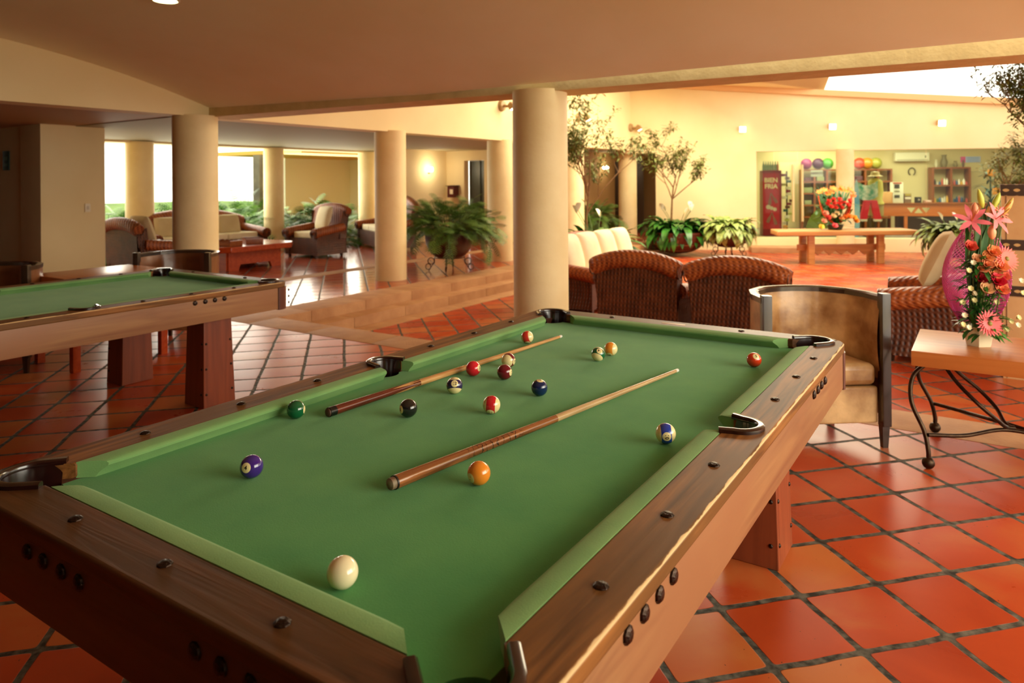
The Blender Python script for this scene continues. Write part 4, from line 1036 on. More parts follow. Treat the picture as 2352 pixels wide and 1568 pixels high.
# ================================================================== TILED PLANTER at the right
q = PZ(2304, 868, LZ)
t = thing('tiled_planter', 'tall square planter faced with tan stone tiles and patterned borders', 'planter', (q.x, q.y, LZ))
HT = PA(2304, 430, q.x).z-LZ
f = MB(); f.box((.65, .15, HT/2), (1.3, .3, HT), .004); f.build('body', m_tilep, t)
def border_mat():
    m = M('patterned_border', '4a3622', .5); ns, ls = m.node_tree.nodes, m.node_tree.links; p = ns['Principled BSDF']
    tc = ns.new('ShaderNodeTexCoord'); sp = ns.new('ShaderNodeSeparateXYZ'); ls.new(tc.outputs['Object'], sp.inputs[0])
    u = mathn(ns, ls, 'ADD', sp.outputs[0], sp.outputs[1]); a = mathn(ns, ls, 'SINE', mathn(ns, ls, 'MULTIPLY', u, 80)); b = mathn(ns, ls, 'COSINE', mathn(ns, ls, 'MULTIPLY', sp.outputs[2], 105))
    k = mathn(ns, ls, 'GREATER_THAN', mathn(ns, ls, 'ADD', mathn(ns, ls, 'MULTIPLY', a, .6), b), .75)
    ls.new(mixc(ns, ls, k, hexc('3c2a1c'), hexc('c9a268')), p.inputs['Base Color']); return m
bm_ = border_mat()
for (y, hh) in ((437, .10), (568, .09), (674, .09)):
    z = PA(2304, y, q.x).z-LZ
    f = MB(); f.box((.65, .15, 0), (1.32, .32, hh), .003); f.build('patterned_border', bm_, t, loc=(0, 0, min(z, HT-.03)))
f = MB()
for x in (.0, .33, .66, .99): f.box((x+.03 if x == 0 else x, -.002, HT*.5), (.006, .006, HT-.02))
f.build('tile_joint', F('6a4a30'), t)
p = PY(2300, 430, 8.2); t = thing('tall_planter_tree', 'airy tree growing above the tiled planter at the right edge', 'tree', (q.x+.30, q.y+.15, LZ+HT))
tree(t, (0, 0, -.02), 1.75, 1, 77, nb=5, leaves=3000, lean=(-.35, .0), lsz=.042, trunk=.016)
# second small tree standing left behind it
p = PY(2255, 440, 13.0); t = thing('potted_tree', 'pale leafed tree behind the flower arrangement in front of the shop window', 'potted tree', (p.x+.3, p.y, LZ))
bowl(t, .45, .05, .5); tree(t, (0, 0, .45), 3.2, 1, 52, nb=4, leaves=1800, lean=(-.05, 0), lsz=.075)
# ================================================================== FLOWER ARRANGEMENT on the side table
q = PZ(2247, 792, .61); KF = 1.187; YF = (q.x*-sg+q.y*cg)/KF
FA = thing('flower_arrangement', 'tall arrangement of gerberas, roses and lilies with pink net on the side table', 'flower arrangement', (q.x, q.y, .61), GA)
FA.scale = (KF, KF, KF); S = YF/FPX
def fp(px, py, y=0): return Vector(((px-2247)*S, y, (790-py)*S))
f = MB(); f.lathe([(.001, 0), (.052, 0), (.056, .012), (.068, .085), (.066, .088), (.058, .075), (.001, .07)], 6, caps=False); f.build('pot', F('efe2bc', .4), FA, smooth=20)
# pink net: a shell shaped fan, open towards the front
f = MB()
def net(u, v):
    th = PI*(1.12*u-.06); zc = .40; rx = .185*sin(PI*(.14+.80*v))**.8; z = .09+.46*v
    x = .03-rx*cos(th)*.82; y = .05+.10*sin(th)*sin(PI*v*.9+.2)
    return (x*(1-.25*(v > 1)), y, z)
N1, N2 = 40, 46
pts = [[Vector(net(i/N1, j/N2)) for j in range(N2+1)] for i in range(N1+1)]
for i in range(0, N1+1, 1):
    for dirn in (1, -1):
        P = []
        for j in range(N2+1):
            k = i+dirn*j
            if 0 <= k <= N1: P.append(pts[k][j])
        if len(P) > 2: f.sweep(P, .0017, 3, cap=False)
for j in range(N2+1):
    pass
for j0 in range(2, N2, 2):
    for dirn in (1, -1):
        P = []; i = 0 if dirn == 1 else N1; j = j0
        while 0 <= i <= N1 and j <= N2: P.append(pts[i][j]); i += dirn; j += 1
        if len(P) > 2: f.sweep(P, .0017, 3, cap=False)
f.build('pink_net', F('f468b4', .5), FA, smooth=0)
f = MB()
def net2(u, v):
    p = net(u, v); return (p[0]*.995, p[1]+.004, p[2])
f.grid(net2, 30, 20); mnet, nt, ns, ls, pp_ = newmat('pink_mesh'); pp_.inputs['Base Color'].default_value = hexc('ff90cc'); pp_.inputs['Alpha'].default_value = .35; pp_.inputs['Roughness'].default_value = .5
f.build('net_lining', mnet, FA, smooth=60)
def petals(f, c, n, L, w, tilt, az0=0, nrm=Vector((0, -1, 0)), cup=.3, rows=1):
    nrm = nrm.normalized(); a, b = frame(nrm)
    for r in range(rows):
        for i in range(n):
            th = 2*PI*i/n+az0+r*PI/n; d = a*cos(th)+b*sin(th); l = L*(1-.18*r); s_ = nrm.cross(d)
            vs = []
            for k in range(5):
                u = k/4; ww = w*sin(PI*min(1, .12+u*.8))*(.25 if k == 4 else 1)
                q = c + d*l*u*cos(tilt) + nrm*(l*u*sin(tilt)+cup*l*u*u+.004*r)
                vs += [q-s_*ww, q+s_*ww]
            f.add(vs, [[2*k, 2*k+1, 2*k+3, 2*k+2] for k in range(4)])
def gerbera(px, py, y, r, col, nrm, par=FA, fpp=None):
    c = (fpp or fp)(px, py, y); f = MB(); f.mat(0); petals(f, c, 22, r, r*.10, .1, nrm=nrm, cup=.05, rows=3); f.mat(1); f.ball(c+nrm.normalized()*.005, r*.2, 10, sc_=(1, 1, 1)); f.mat(2); f.sweep([c, c-nrm.normalized()*.03+Vector((0, 0, -.05)), Vector((0, .02, .07))] if c.z > .12 else [c, c+Vector((0, .02, -.03))], .003, 5)
    f.build('gerbera', [F(col, .5), F('8a7a30'), m_stem], par, smooth=60)
gerbera(2290, 590, -.06, .062, 'f0604c', Vector((.2, -1, .3)))
gerbera(2243, 733, -.085, .062, 'f05a58', Vector((0, -1, .35)))
def rose(px, py, y, r, col, col2=None, par=FA, fpp=None, up=Vector((0, -.9, .7)), nm='rose'):
    r *= 1.25
    c = (fpp or fp)(px, py, y); f = MB(); f.mat(0); up = up.normalized()
    for k, (L, tl) in enumerate(((r*1.0, .9), (r*.85, 1.05), (r*.65, 1.25), (r*.45, 1.4))): petals(f, c-up*r*.4, 5, L*1.25, r*.55, tl, k*.6, nrm=up, cup=-.15)
    f.mat(1); f.sweep([c-up*r*.35, c-up*r+Vector((0, 0, -.08)), Vector(((c.x)*.3, .01, .08))] if c.z > .15 else [c-up*r*.35, c-up*r], .0028, 5)
    f.build(nm, [F(col, .5), m_stem], par, smooth=60)
for px, py, y, r, col in ((2218, 562, -.04, .03, 'd9503c'), (2262, 573, -.06, .032, 'f08a50'), (2246, 600, -.07, .03, 'f0986a'), (2272, 605, -.08, .034, 'f59a60'), (2262, 622, -.07, .034, 'f3a068'), (2234, 632, -.06, .032, 'b01024'), (2262, 636, -.09, .035, 'd01430'), (2236, 610, -.06, .032, 'f2a070'), (2228, 590, -.05, .026, 'f0b080'), (2282, 628, -.07, .028, 'e86a50'), (2250, 585, -.06, .03, 'f4a868'), (2240, 655, -.08, .034, 'f4c08a'), (2270, 656, -.09, .034, 'f2885c')):
    rose(px, py, y, r, col)
def lily(px, py, y, L, col, nrm, nm='lily'):
    c = fp(px, py, y); f = MB(); f.mat(0); petals(f, c, 6, L*.9, L*.12, .5, .3, nrm=nrm, cup=-.3); f.mat(2)
    for k in range(4): f.sweep([c, c+nrm.normalized()*L*.5+Vector((.012*(k-1.5), 0, .01*k))], .0018, 4)
    f.mat(1); f.sweep([c, c+Vector((0, .02, -.1)), Vector((c.x*.4, .03, .1))], .0035, 5)
    f.build(nm, [F(col, .45), m_stem, F('b85a20')], FA, smooth=60)
lily(2224, 505, -.03, .105, 'e4707a', Vector((-.25, -.8, .55))); lily(2272, 500, -.05, .10, 'ea7c7e', Vector((.3, -.9, .4)))
lily(2292, 488, -.02, .07, 'ee8068', Vector((.5, -.6, .6)))
def bud(px0, py0, px1, py1, col, r=.014, y=-.02):
    a, b = fp(px0, py0, y), fp(px1, py1, y); f = MB(); f.mat(0); f.sweep([a+(b-a)*u for u in (0, .2, .5, .8, 1)], [.004, r*.8, r, r*.7, .002], 8)
    f.mat(1); f.sweep([a, Vector((a.x*.5, .03, .1))], .003, 5); f.build('lily_bud', [F(col, .45), m_stem], FA, smooth=60)
bud(2253, 475, 2243, 432, 'c9c84a'); bud(2275, 478, 2292, 440, 'b8bc40'); bud(2300, 490, 2322, 452, 'c8a048'); bud(2236, 495, 2234, 462, 'f09a70', .016); bud(2257, 545, 2256, 512, 'f3a070', .018, -.07); bud(2277, 490, 2275, 468, 'f09a68')
random.seed(5)
f = MB()
for (az, L, w, x) in ((1.2, .52, .040, .030), (.9, .47, .040, .055), (1.9, .44, .022, -.02)):
    pts = [Vector((x*u*1.6, .04, .12+L*u)) for u in [i/8 for i in range(9)]]; vs = []
    for i, q_ in enumerate(pts): ww = w*sin(PI*min(1, .1+.85*i/8))*(.1 if i == 8 else 1); vs += [q_-Vector((ww, .012, 0)), q_, q_+Vector((ww, -.012, 0))]
    f.add(vs, [[3*i+j, 3*i+j+1, 3*i+4+j, 3*i+3+j] for i in range(8) for j in (0, 1)])
f.build('broad_leaf', M('broad_leaf_green', '2f5c22', .4, '46742c', scale=8), FA, smooth=60)
f = MB()
for i in range(260): 
    a = rnd(0, 2*PI); z = rnd(.10, .40) if i > 60 else rnd(.06, .13); s_ = .10 if i > 60 else .14
    blade(f, Vector((cos(a)*s_*rnd(.1, .7), -.02+sin(a)*s_*.35, z)), a, rnd(-.5, 1.0), rnd(.04, .09), .010, .6, 3)
f.build('filler_foliage', m_lily, FA, smooth=0)
for i, (px, py) in enumerate(((2213, 598), (2199, 615), (2203, 655), (2218, 668), (2224, 685), (2200, 690), (2190, 715), (2183, 735), (2305, 733), (2322, 742), (2298, 752), (2330, 668), (2322, 640), (2275, 690), (2312, 722), (2196, 742))):
    f = MB(); c = fp(px, py, rnd(-.09, -.03)); petals(f, c, 7, .015, .005, .4, nrm=Vector((rnd(-.4, .4), -1, .6)), rows=2); f.ball(c, .006, 8); f.build('daisy', F('ece0a0' if i % 3 else 'f4e8c4', .5), FA, smooth=60)
# ================================================================== TRESTLE TABLE and orange arrangement
qa = PY(1768, 530, 15.2); qb = PY(2095, 538, 15.2)
LZT = LZ+.78
t = thing('trestle_table', 'long rustic pine trestle table in front of the shop window', 'table', ((qa.x+qb.x)/2, (qa.y+qb.y)/2, LZ), math.atan2(qb.y-qa.y, qb.x-qa.x)+.02)
TLn = (qb-qa).length
HTT = PY(1930, 527, 15.2).z-LZ
f = MB(); f.prism([(-TLn/2+.0, -.38), (TLn/2-.05, -.38), (TLn/2, .38), (-TLn/2+.15, .38)], HTT-.10, HTT); o = f.build('tabletop', m_pine, t); md = o.modifiers.new('b', 'BEVEL'); md.width = .015; md.segments = 2; md.limit_method = 'ANGLE'; bake(o)
for sx in (-1, 1):
    for sy in (-1, 1): f = MB(); f.box((sx*TLn*.225*1.08, sy*.2, (HTT-.10)/2), (.13, .10, HTT-.10), .01); f.build('leg', m_pine, t)
f = MB(); f.box((0, 0, .33), (TLn*.62, .06, .13), .006)
for k in range(5): f.prism([(-.12, 0), (.12, 0), (0, -.10)], -.03, .03, T=Matrix.Translation((-.5+.25*k, 0, .265)) @ Matrix.Rotation(PI/2, 4, 'X'))
f.build('stretcher', m_pine, t)
q = PY(1918, 527, 15.2); S2 = 15.2/FPX
OA = thing('flower_arrangement', 'fan of orange lilies and red roses on the trestle table', 'flower arrangement', (q.x, q.y, LZ+HTT), GA)
def fo(px, py, y=0): return Vector(((px-1918)*S2, y, (525-py)*S2))
f = MB(); f.lathe([(.001, 0), (.13, 0), (.17, .10), (.15, .11), (.001, .09)], 16); f.build('pot', F('2a3020', .4), OA)
f = MB()
for sx in (-1, 1):
    for k in range(3):
        P = [fo(1918+sx*8, 508, -.02*k), fo(1918+sx*(22+3*k), 490, -.02*k), fo(1918+sx*(34+k), 465, -.02*k), fo(1918+sx*(37+k), 446, 0)]; f.sweep(curve(P), [.055*(1-.9*i/30) for i in range(31)], 6, sq=.3)
f.build('orange_leaf', F('f0562a', .45), OA, smooth=60)
random.seed(3)
for px, py in ((1893, 436), (1886, 440), (1900, 444), (1913, 432), (1920, 436), (1907, 440), (1932, 436), (1940, 438), (1950, 434), (1958, 441), (1962, 450), (1935, 430)):
    f = MB(); petals(f, fo(px, py, rnd(-.05, .1)), 6, .10, .028, .6, rnd(0, 1), nrm=Vector((rnd(-.5, .5), -.6, .9)), cup=-.2); f.build('orange_lily', F('f5902c', .45), OA, smooth=60)
for px, py in ((1912, 456), (1922, 456), (1910, 464), (1922, 465), (1936, 464), (1947, 459), (1900, 459), (1914, 474), (1928, 474), (1943, 468), (1904, 472), (1897, 466)):
    rose(px, py, rnd(-.15, -.05), .055, 'f04a3a', par=OA, fpp=fo, nm='red_rose')
for px, py, col in ((1890, 487, 'f49a80'), (1898, 497, 'f05a50'), (1909, 493, 'f6d8a0'), (1918, 488, 'f6e0a8'), (1928, 500, 'f0a060'), (1938, 497, 'f58a30'), (1945, 495, 'f58a30'), (1908, 515, 'f06870'), (1888, 505, 'f4b090'), (1958, 498, 'f5b030'), (1962, 505, 'f5a030'), (1880, 518, 'f4d050')):
    rose(px, py, rnd(-.22, -.08), .065, col, par=OA, fpp=fo, nm='rose')
f = MB()
for i in range(150): a = rnd(0, PI); r = rnd(0, .42); blade(f, Vector((cos(a)*r, rnd(-.1, .1), .10+sin(a)*r*1.6)), rnd(0, 6), rnd(-.2, 1.3), rnd(.10, .22), .03, .8, 4)
for k in range(12): a = .35+k*.2; blade(f, Vector((cos(a)*.1, .06, .15)), a if a < PI/2 else a, 1.2, .9, .03, .3, 5)
f.build('foliage', m_lily, OA, smooth=0)
# ================================================================== SHOP behind the glass
DP = 3.9
def ss(px, py, off=DP): p = SH(px, py, off); return s_of(p), p.z
f = MB(); SB(f, -.6, 9, .25, 6.2, -.3, SF-.03); struct('floor', f, M('shop_floor', '8f7a68', .3))
f = MB(); SB(f, -.6, 9, DP+.35, DP+.5, -.2, 2.9); struct('wall_back', f, M('shop_paint', 'd8c48c', .8))
f = MB(); SB(f, -.6, -.45, .25, DP+.4, -.2, 2.9); SB(f, 9, 9.15, .25, DP+.4, -.2, 2.9); struct('wall_left', f, M('shop_paint2', 'cdb880', .8))
f = MB(); SB(f, -.6, 9, .25, DP+.5, 2.75, 2.85); struct('ceiling', f, M('shop_ceiling', 'd8cba0', .8))
l = area('shop_interior_fill', tuple(SM @ Vector((3.6, 2.2, 2.7))), (0, 0, -1), 6, 2, 230, (1, .95, .75))  # unseen fill that brightens the shop interior, no ceiling fixture built
# glazing: fixed panes and a pair of glass doors
hx0, hx1 = ss(1822, 400, .1)[0], ss(1842, 400, .1)[0]
px_ = [0, ss(1778, 400, .1)[0], (hx0+hx1)/2, ss(1925, 400, .1)[0], 3.9, 5.4, sxr]
for i in range(len(px_)-1):
    f = MB(); SB(f, px_[i]+.008, px_[i+1]-.008, .09, .10, SF, DH); o = f.build('window_%d' % (i+1), m_glass, smooth=0); o['kind'] = 'structure'
for k, px in enumerate((1820, 1841)):
    s0, z0 = ss(px, 378, .05); s1, z1 = ss(px, 508, .05)
    f = MB(); f.sweep([SM @ Vector((s0, -.03, z0)), SM @ Vector((s0, -.03, z1))], .030, 12)
    for zz in (z0-.15, z1+.15): f.sweep([SM @ Vector((s0, -.03, zz)), SM @ Vector((s0, .09, zz))], .012, 8)
    tag(f.build('door_handle', F('e6d09a', .25, .4)), ['long vertical bar handle on the left glass door leaf', 'long vertical bar handle on the right glass door leaf'][k], 'door handle', 'bar handles of the shop doors')
q = ss(1941, 400, -.18)[0]; pc = SM @ Vector((q, -.18, 0)); column(pc.x, pc.y, .20, DH-LZ+.02, 'slim round column standing in front of the shop window', LZ)
# fridge
def place(name, label, cat, s_, y, z, group=None, rz=0):
    p = SM @ Vector((s_, y, z)); return thing(name, label, cat, p, SA+rz, group)
zs = SF-.03
s0 = ss(1752, 400, .95)[0]; s1 = ss(1796, 400, .95)[0]; ft = ss(1770, 391, .95)[1]
t = place('drinks_fridge', 'tall red drinks fridge behind the glass at the left end of the shop', 'fridge', (s0+s1)/2, 1.3, zs)
fw = s1-s0; fh = ft-zs
f = MB(); f.box((0, .0, fh/2), (fw, .6, fh), .02); f.build('cabinet', F('8e1420', .35), t)
f = MB(); f.box((-.03, -.31, fh*.53), (fw*.86, .02, fh*.86), .004); f.build('door', F('b01a2c', .25), t)
vs, fs = text_mesh('BIEN\nFRIA', fw*.34, .002, .006)
f = MB(); f.add(vs, fs, Matrix.Translation((-.03, -.323, fh*.80)) @ Matrix.Rotation(PI/2, 4, 'X')); f.build('lettering', F('f0d8a8'), t, smooth=0)
for (x, z, s_, rz) in ((-.08, .47, .30, .1), (.12, .50, .30, -.5), (-.14, .20, .26, .4), (.10, .17, .26, -.3)):
    f = MB(); f.lathe([(.04, 0), (.04, .12), (.018, .2), (.014, .28), (.014, .3)], 10); o = f.build('bottle_picture', F('8a5a48', .4), t, loc=(x*.9, -.322, fh*z)); o.rotation_euler = (0, rz, 0); o.scale = (1, .06, 1)
f = MB(); f.ball((-.08, 0, 0), .06, 10); f.ball((.0, 0, -.03), .05, 10); f.ball((.08, 0, -.06), .05, 10); o = f.build('ice_picture', F('c8b49a', .4), t, loc=(-.02, -.322, fh*.44)); o.scale = (1, .06, 1)
for k in range(7):
    f = MB(); f.lathe([(.001, 0), (.028, 0), (.03, .12), (.012, .2), (.012, .24), (.001, .24)], 10); p = SM @ Vector(((s0+s1)/2-fw*.42+k*fw*.125, 1.1, zs+fh)); o = f.build('bottle', F('9ab8a0' if k < 6 else 'd88a68', .25), loc=p); tag(o, 'bottle standing in the row on top of the red fridge', 'bottle', 'bottles on the fridge')
# merchandise rack right of the fridge
srk = ss(1805, 400, 1.3)[0]; t = place('display_rack', 'narrow rack hung with colourful goods between fridge and glass doors', 'rack', srk+.02, 1.3, zs)
f = MB(); f.sweep([(0, 0, 0), (0, 0, 1.7)], .02, 8); f.box((0, 0, .02), (.3, .3, .03)); f.build('pole', F('3a2a1c'), t)
random.seed(8)
for k in range(18): f = MB(); f.box((rnd(-.1, .1), rnd(-.12, .0), .15+k*.085), (.12, .03, .07), .008); f.build('packet', F(random.choice(['c8a030', '8a2a3a', 'd88a30', 'e8dcc0', '3a5a4a', 'a84a58', '6a3a2a', 'b8b060'])), t)
# shelf units
def shelf(name, label, x0, x1, z0, z1, cols, rows, m, y=DP+.1, dpt=.35):
    t = place(name, label, 'shelf', (x0+x1)/2, y, 0, 'shelf units in the shop'); w = x1-x0
    for i in range(cols+1): f = MB(); f.box((-w/2+w*i/cols, 0, (z0+z1)/2), (.05, dpt, z1-z0), .003); f.build('upright', m, t)
    for j in range(rows+1): f = MB(); f.box((0, 0, z0+(z1-z0)*j/rows), (w+.05, dpt-.02, .045), .003); f.build('shelf_board', m, t)
    return t
x0, zt = ss(1841, 391); x1, _ = ss(2046, 391)
shelf('shelf_unit', 'long dark red wooden shelf unit behind the glass doors and column', x0, x1, zs, zt, 7, 5, m_shopw)
x2, zt2 = ss(2141, 386); x3, zb2 = ss(2226, 466)
shelf('wall_shelf', 'square wooden shelf with bottles on the shop wall behind the counter', x2, x3, zb2, zt2, 2, 2, m_shopw)
def small(nm, cat, label, fn, px, py, off, m, group, dz=0):
    s_, z = ss(px, py, off); p = SM @ Vector((s_, off, z+dz)); f = MB(); fn(f); o = f.build(nm, m, loc=p, smooth=60); o.rotation_euler = (0, 0, SA); return tag(o, label, cat, group)
for px, col, nm in ((1852, '8a2a5a', 'magenta'), (1879, '4a1a3a', 'dark purple'), (1901, '4a8a28', 'green'), (1974, 'd8482a', 'red'), (1992, 'd88a2a', 'orange'), (2012, 'a8a040', 'yellow green')):
    o = small('toy_ball', 'ball', nm+' ball on top of the long shop shelf unit', lambda f: f.ball((0, 0, .165), .165, 16), px, 391, DP-.02, F(col, .3), 'balls on the shop shelf'); o.location.z = zt+.024
random.seed(9)
cols_ = ['e8dcc0', '2a4a6a', 'd8a040', 'c05040', 'f0e8d8', '4a6a4a', '3a2a20', 'c8c0a8']
w2 = (x3-x2)/2
for r_, zz in ((0, zb2), (1, (zb2+zt2)/2)):
    for k in range(14):
        if k in (6, 7): continue
        hh = rnd(.09, .2); f = MB(); rr = rnd(.025, .04); f.lathe([(.001, 0), (rr, 0), (rr, hh*.65), (rr*.4, hh*.85), (rr*.4, hh), (.001, hh)], 8)
        p = SM @ Vector((x2+.07+(x3-x2-.14)*k/13, DP+.0, zz+.024)); o = f.build('bottle', F(random.choice(cols_), .3), loc=p); tag(o, 'small bottle on the lower row of the square wall shelf' if r_ == 0 else 'small bottle on the middle row of the square wall shelf', 'bottle', 'bottles on the lower board of the wall shelf' if r_ == 0 else 'bottles on the middle board of the wall shelf')
for k, (px, h_, r_) in enumerate(((2152, .22, .05), (2170, .36, .10), (2196, .18, .07), (2214, .2, .04))):
    f = MB(); f.lathe([(.001, 0), (r_*.6, 0), (r_, h_*.4), (r_*.5, h_*.8), (r_*.7, h_), (.001, h_)], 10); s_ = ss(px, 386)[0]; p = SM @ Vector((s_, DP+.05, zt2+.024)); o = f.build('vase', F(['cbbf98', '7a6a44', '8a7a50', '6a4a34'][k], .5), loc=p)
    tag(o, ['pale slim vase at the left on top of the wall shelf', 'large dark vase on top of the wall shelf', 'squat vase on top of the wall shelf', 'small brown vase at the right on top of the wall shelf'][k], 'vase', 'vases on the wall shelf')
# goods on the long shelf
random.seed(21); LW = x1-x0
for c_ in range(7):
    for r_ in range(1, 5):
        if rnd(0, 1) < .45: continue
        f = MB(); w_ = rnd(.08, .2); f.box((0, 0, w_*.4), (w_*1.3, .15, w_*.8), .02); p = SM @ Vector((x0+LW*(c_+.5)/7, DP+.05, zs+(zt-zs)*r_/5+.023)); o = f.build('folded_goods', F(random.choice(['6a3050', '3a3a28', '7a5a3a', '8a8a5a', '5a2a2a']), .8), loc=p); o.rotation_euler = (0, 0, SA)
        tag(o, 'folded goods lying in a compartment of the long shop shelf unit', 'goods', 'goods in the long shelf unit')
# sign on the glass
s0_, z0_ = ss(1862, 398, .2); s1_, _ = ss(1890, 398, .2); zc_ = ss(1876, 398, .2)[1]
t = place('open_sign', 'small white sign reading ABIERTO hanging behind the glass door', 'sign', (s0_+s1_)/2, .2, zc_)
f = MB(); f.box((0, 0, 0), (s1_-s0_, .015, .16), .003); f.build('board', F('f4f0e4'), t)
vs, fs = text_mesh('ABIERTO', .075, .001, .001); f = MB(); f.add(vs, fs, Matrix.Translation((0, -.012, 0)) @ Matrix.Rotation(PI/2, 4, 'X')); f.build('lettering', F('6a3a3a'), t, smooth=0)
# mannequin with hat dress and shawl, red trousers on a stand
mx, _ = ss(2013, 430, 1.2); t = place('clothes_stand', 'clothes stand draped with pale yellow blouse and patterned shawl', 'clothes stand', mx, 1.3, zs)
hz = ss(2013, 395, 1.3)[1]-zs
f = MB(); f.sweep([(0, 0, 0), (0, 0, hz-.1)], .018, 8); f.box((0, 0, .015), (.35, .35, .03), .01); f.build('pole', F('4a3420'), t)
f = MB(); f.lathe([(.001, hz+.02), (.10, hz), (.11, hz-.08), (.19, hz-.11), (.001, hz-.10)], 18); f.build('straw_hat', F('c8b078', .8), t)
f = MB(); f.lathe([(.06, hz-.15), (.17, hz-.24), (.19, hz-.5), (.16, hz-.7), (.21, hz-.82), (.20, hz-.84)], 16); f.build('blouse', F('c9b85a', .9), t)
f = MB(); f.grid(lambda u, v: (-.52+.52*u, -.2-.03*sin(8*u), hz-.22-.42*v-.12*sin(PI*u)+.04*sin(9*v)), 12, 8); f.build('shawl', M('patterned_shawl', 'e8ecd8', .8, '4aa888', scale=9), t, smooth=60)
f = MB(); f.box((-.10, 0, hz-.98), (.14, .12, .32), .04); f.box((.12, 0, hz-.98), (.14, .12, .32), .04); f.build('beige_shorts', F('b8a870', .9), t)
mx2, zt_ = ss(2000, 460, .9); _, zb_ = ss(2000, 508, .9)
t = place('red_trousers', 'bright red trousers with white cuffs hanging on a stand in the window', 'trousers', mx2, .95, 0)
for sx in (-1, 1):
    f = MB(); H_ = zt_-zb_; f.prism([(sx*.0+0-.0, -.06), (sx*.13, -.06), (sx*.13, .06), (0, .06)] if 0 else [(-.08+sx*.17, -.06), (.08+sx*.17, -.06), (.08+sx*.17, .06), (-.08+sx*.17, .06)], zb_+.05, zt_, top=[(-.075+sx*.075, -.07), (.075+sx*.075, -.07), (.075+sx*.075, .07), (-.075+sx*.075, .07)]); f.build('trouser_leg', F('e01c34', .7), t)
    f = MB(); f.box((sx*.172, 0, zb_+.025), (.175, .13, .055), .01); f.build('cuff', F('f0d8c0', .8), t)
f = MB(); f.box((0, 0, (zb_+zs)/2), (.02, .02, zb_-zs+.3)); f.box((0, 0, zs+.015), (.3, .3, .03)); f.build('stand', F('4a3420'), t)
# counter with triangle cutouts
c0, ct = ss(2023, 468, 2.2); c1 = ss(2290, 470, 2.2)[0]; cb = ss(2023, 496, 2.2)[1]
t = place('shop_counter', 'orange wooden shop counter with triangular cutouts', 'counter', (c0+c1)/2, 2.4, 0); cw = c1-c0
f = MB(); f.box((0, 0, ct), (cw+.06, .5, .04), .005); f.build('worktop', m_shopw, t)
f = MB(); f.box((0, -.2, (ct+cb)/2), (cw, .03, ct-cb), .003); o = f.build('front_panel', m_count, t)
kx = MB()
for k, px in enumerate((2093, 2110, 2127)):
    s_ = ss(px, 480, 2.2)[0]-(c0+c1)/2; up = 1 if k == 1 else -1; h_ = (ct-cb)*.22; zc = (ct+cb)/2-.01
    kx.prism([(-.11, -up*h_), (.11, -up*h_), (0, up*h_)], -.1, .1, T=Matrix.Translation((s_, -.2, zc)) @ Matrix.Rotation(PI/2, 4, 'X'))
kk = kx.build('kut', m_count, t, smooth=0); cut(o, kk); bpy.data.objects.remove(kk, do_unlink=True)
for k, x in enumerate((-cw/2+.30, -cw/2+.62, cw/2-.3)): f = MB(); f.box((x, -.18, (cb+zs)/2), (.08, .06, cb-zs)); f.build('leg', F('b8a078') if k == 0 else m_count, t)
f = MB(); f.box((.2, .15, (cb+zs)/2), (cw-.5, .3, cb-zs)); f.build('storage_base', F('4a2a1c'), t)
CT = ct+.02
def oncounter(nm, cat, label, px, w, d, h, col, parts=None, y=2.3):
    s_ = ss(px, 468, y)[0]; t = place(nm, label, cat, s_, y+.05, CT); f = MB(); f.box((0, 0, h/2), (w, d, h), .006); f.build('body', F(col, .5), t)
    for (x, z, ww, hh, c2) in parts or []: f = MB(); f.box((x, -d/2-.004, z), (ww, .01, hh), .002); f.build('panel', F(c2, .5), t)
    return t
oncounter('cardboard_box', 'box', 'pale brown box at the left end of the shop counter', 2040, .2, .2, .30, 'e0a868')
oncounter('display_case', 'display case', 'white countertop display tower with red top', 2061, .26, .25, .56, 'e4dcc0', [(-.03, .45, .13, .11, '3a2a24'), (-.03, .32, .13, .04, '8a8060'), (-.03, .18, .13, .08, '3a3020'), (-.02, .54, .22, .035, 'b83a24')])
oncounter('display_case', 'display case', 'small brown and white display box beside the display tower', 2084, .17, .2, .26, '8a6a50', [(0, .13, .14, .05, 'ead8c0'), (0, .22, .14, .06, 'b09a40')])
oncounter('cash_machine', 'machine', 'small black machine in the middle of the shop counter', 2110, .13, .15, .16, '2c2018', [(0, .09, .04, .04, 'b8a890')])
oncounter('pink_basket', 'basket', 'low basket with pale trinkets on the shop counter', 2131, .18, .15, .07, 'c89a80', [(0, .05, .12, .04, 'e8c8b8')])
# wall things in the shop
s_, z_ = ss(2094, 360, DP+.2); w_ = ss(2134, 360, DP+.2)[0]-ss(2055, 360, DP+.2)[0]
t = place('air_conditioner', 'white air conditioner on the shop wall', 'air conditioner', s_, DP+.24, z_)
f = MB(); f.box((0, 0, 0), (w_, .2, .26), .03, seg=3); f.build('body', F('e6dcb4', .4), t); f = MB(); f.box((0, -.095, -.09), (w_*.9, .02, .03), .004); f.build('vent', F('b0a684', .5), t); f = MB(); f.box((w_*.38, -.103, .0), (.03, .01, .07)); f.build('display', F('5a5640'), t)
s_, z_ = ss(2095, 394, DP+.3); t = place('horseshoe', 'dark horseshoe hanging below the air conditioner', 'horseshoe', s_, DP+.32, z_)
f = MB(); f.sweep([(.09*cos(a), 0, .11*sin(a)) for a in [-1.1+i*(PI+2.2)/16 for i in range(17)]], .016, 8); f.build('bar', F('5a4a2c', .5, .5), t)
s_, z_ = ss(2230, 366, DP+.3); w_ = ss(2253, 366, DP+.3)[0]-ss(2207, 366, DP+.3)[0]
t = place('wall_sign', 'pink and pale blue sign high on the shop wall', 'sign', s_, DP+.33, z_)
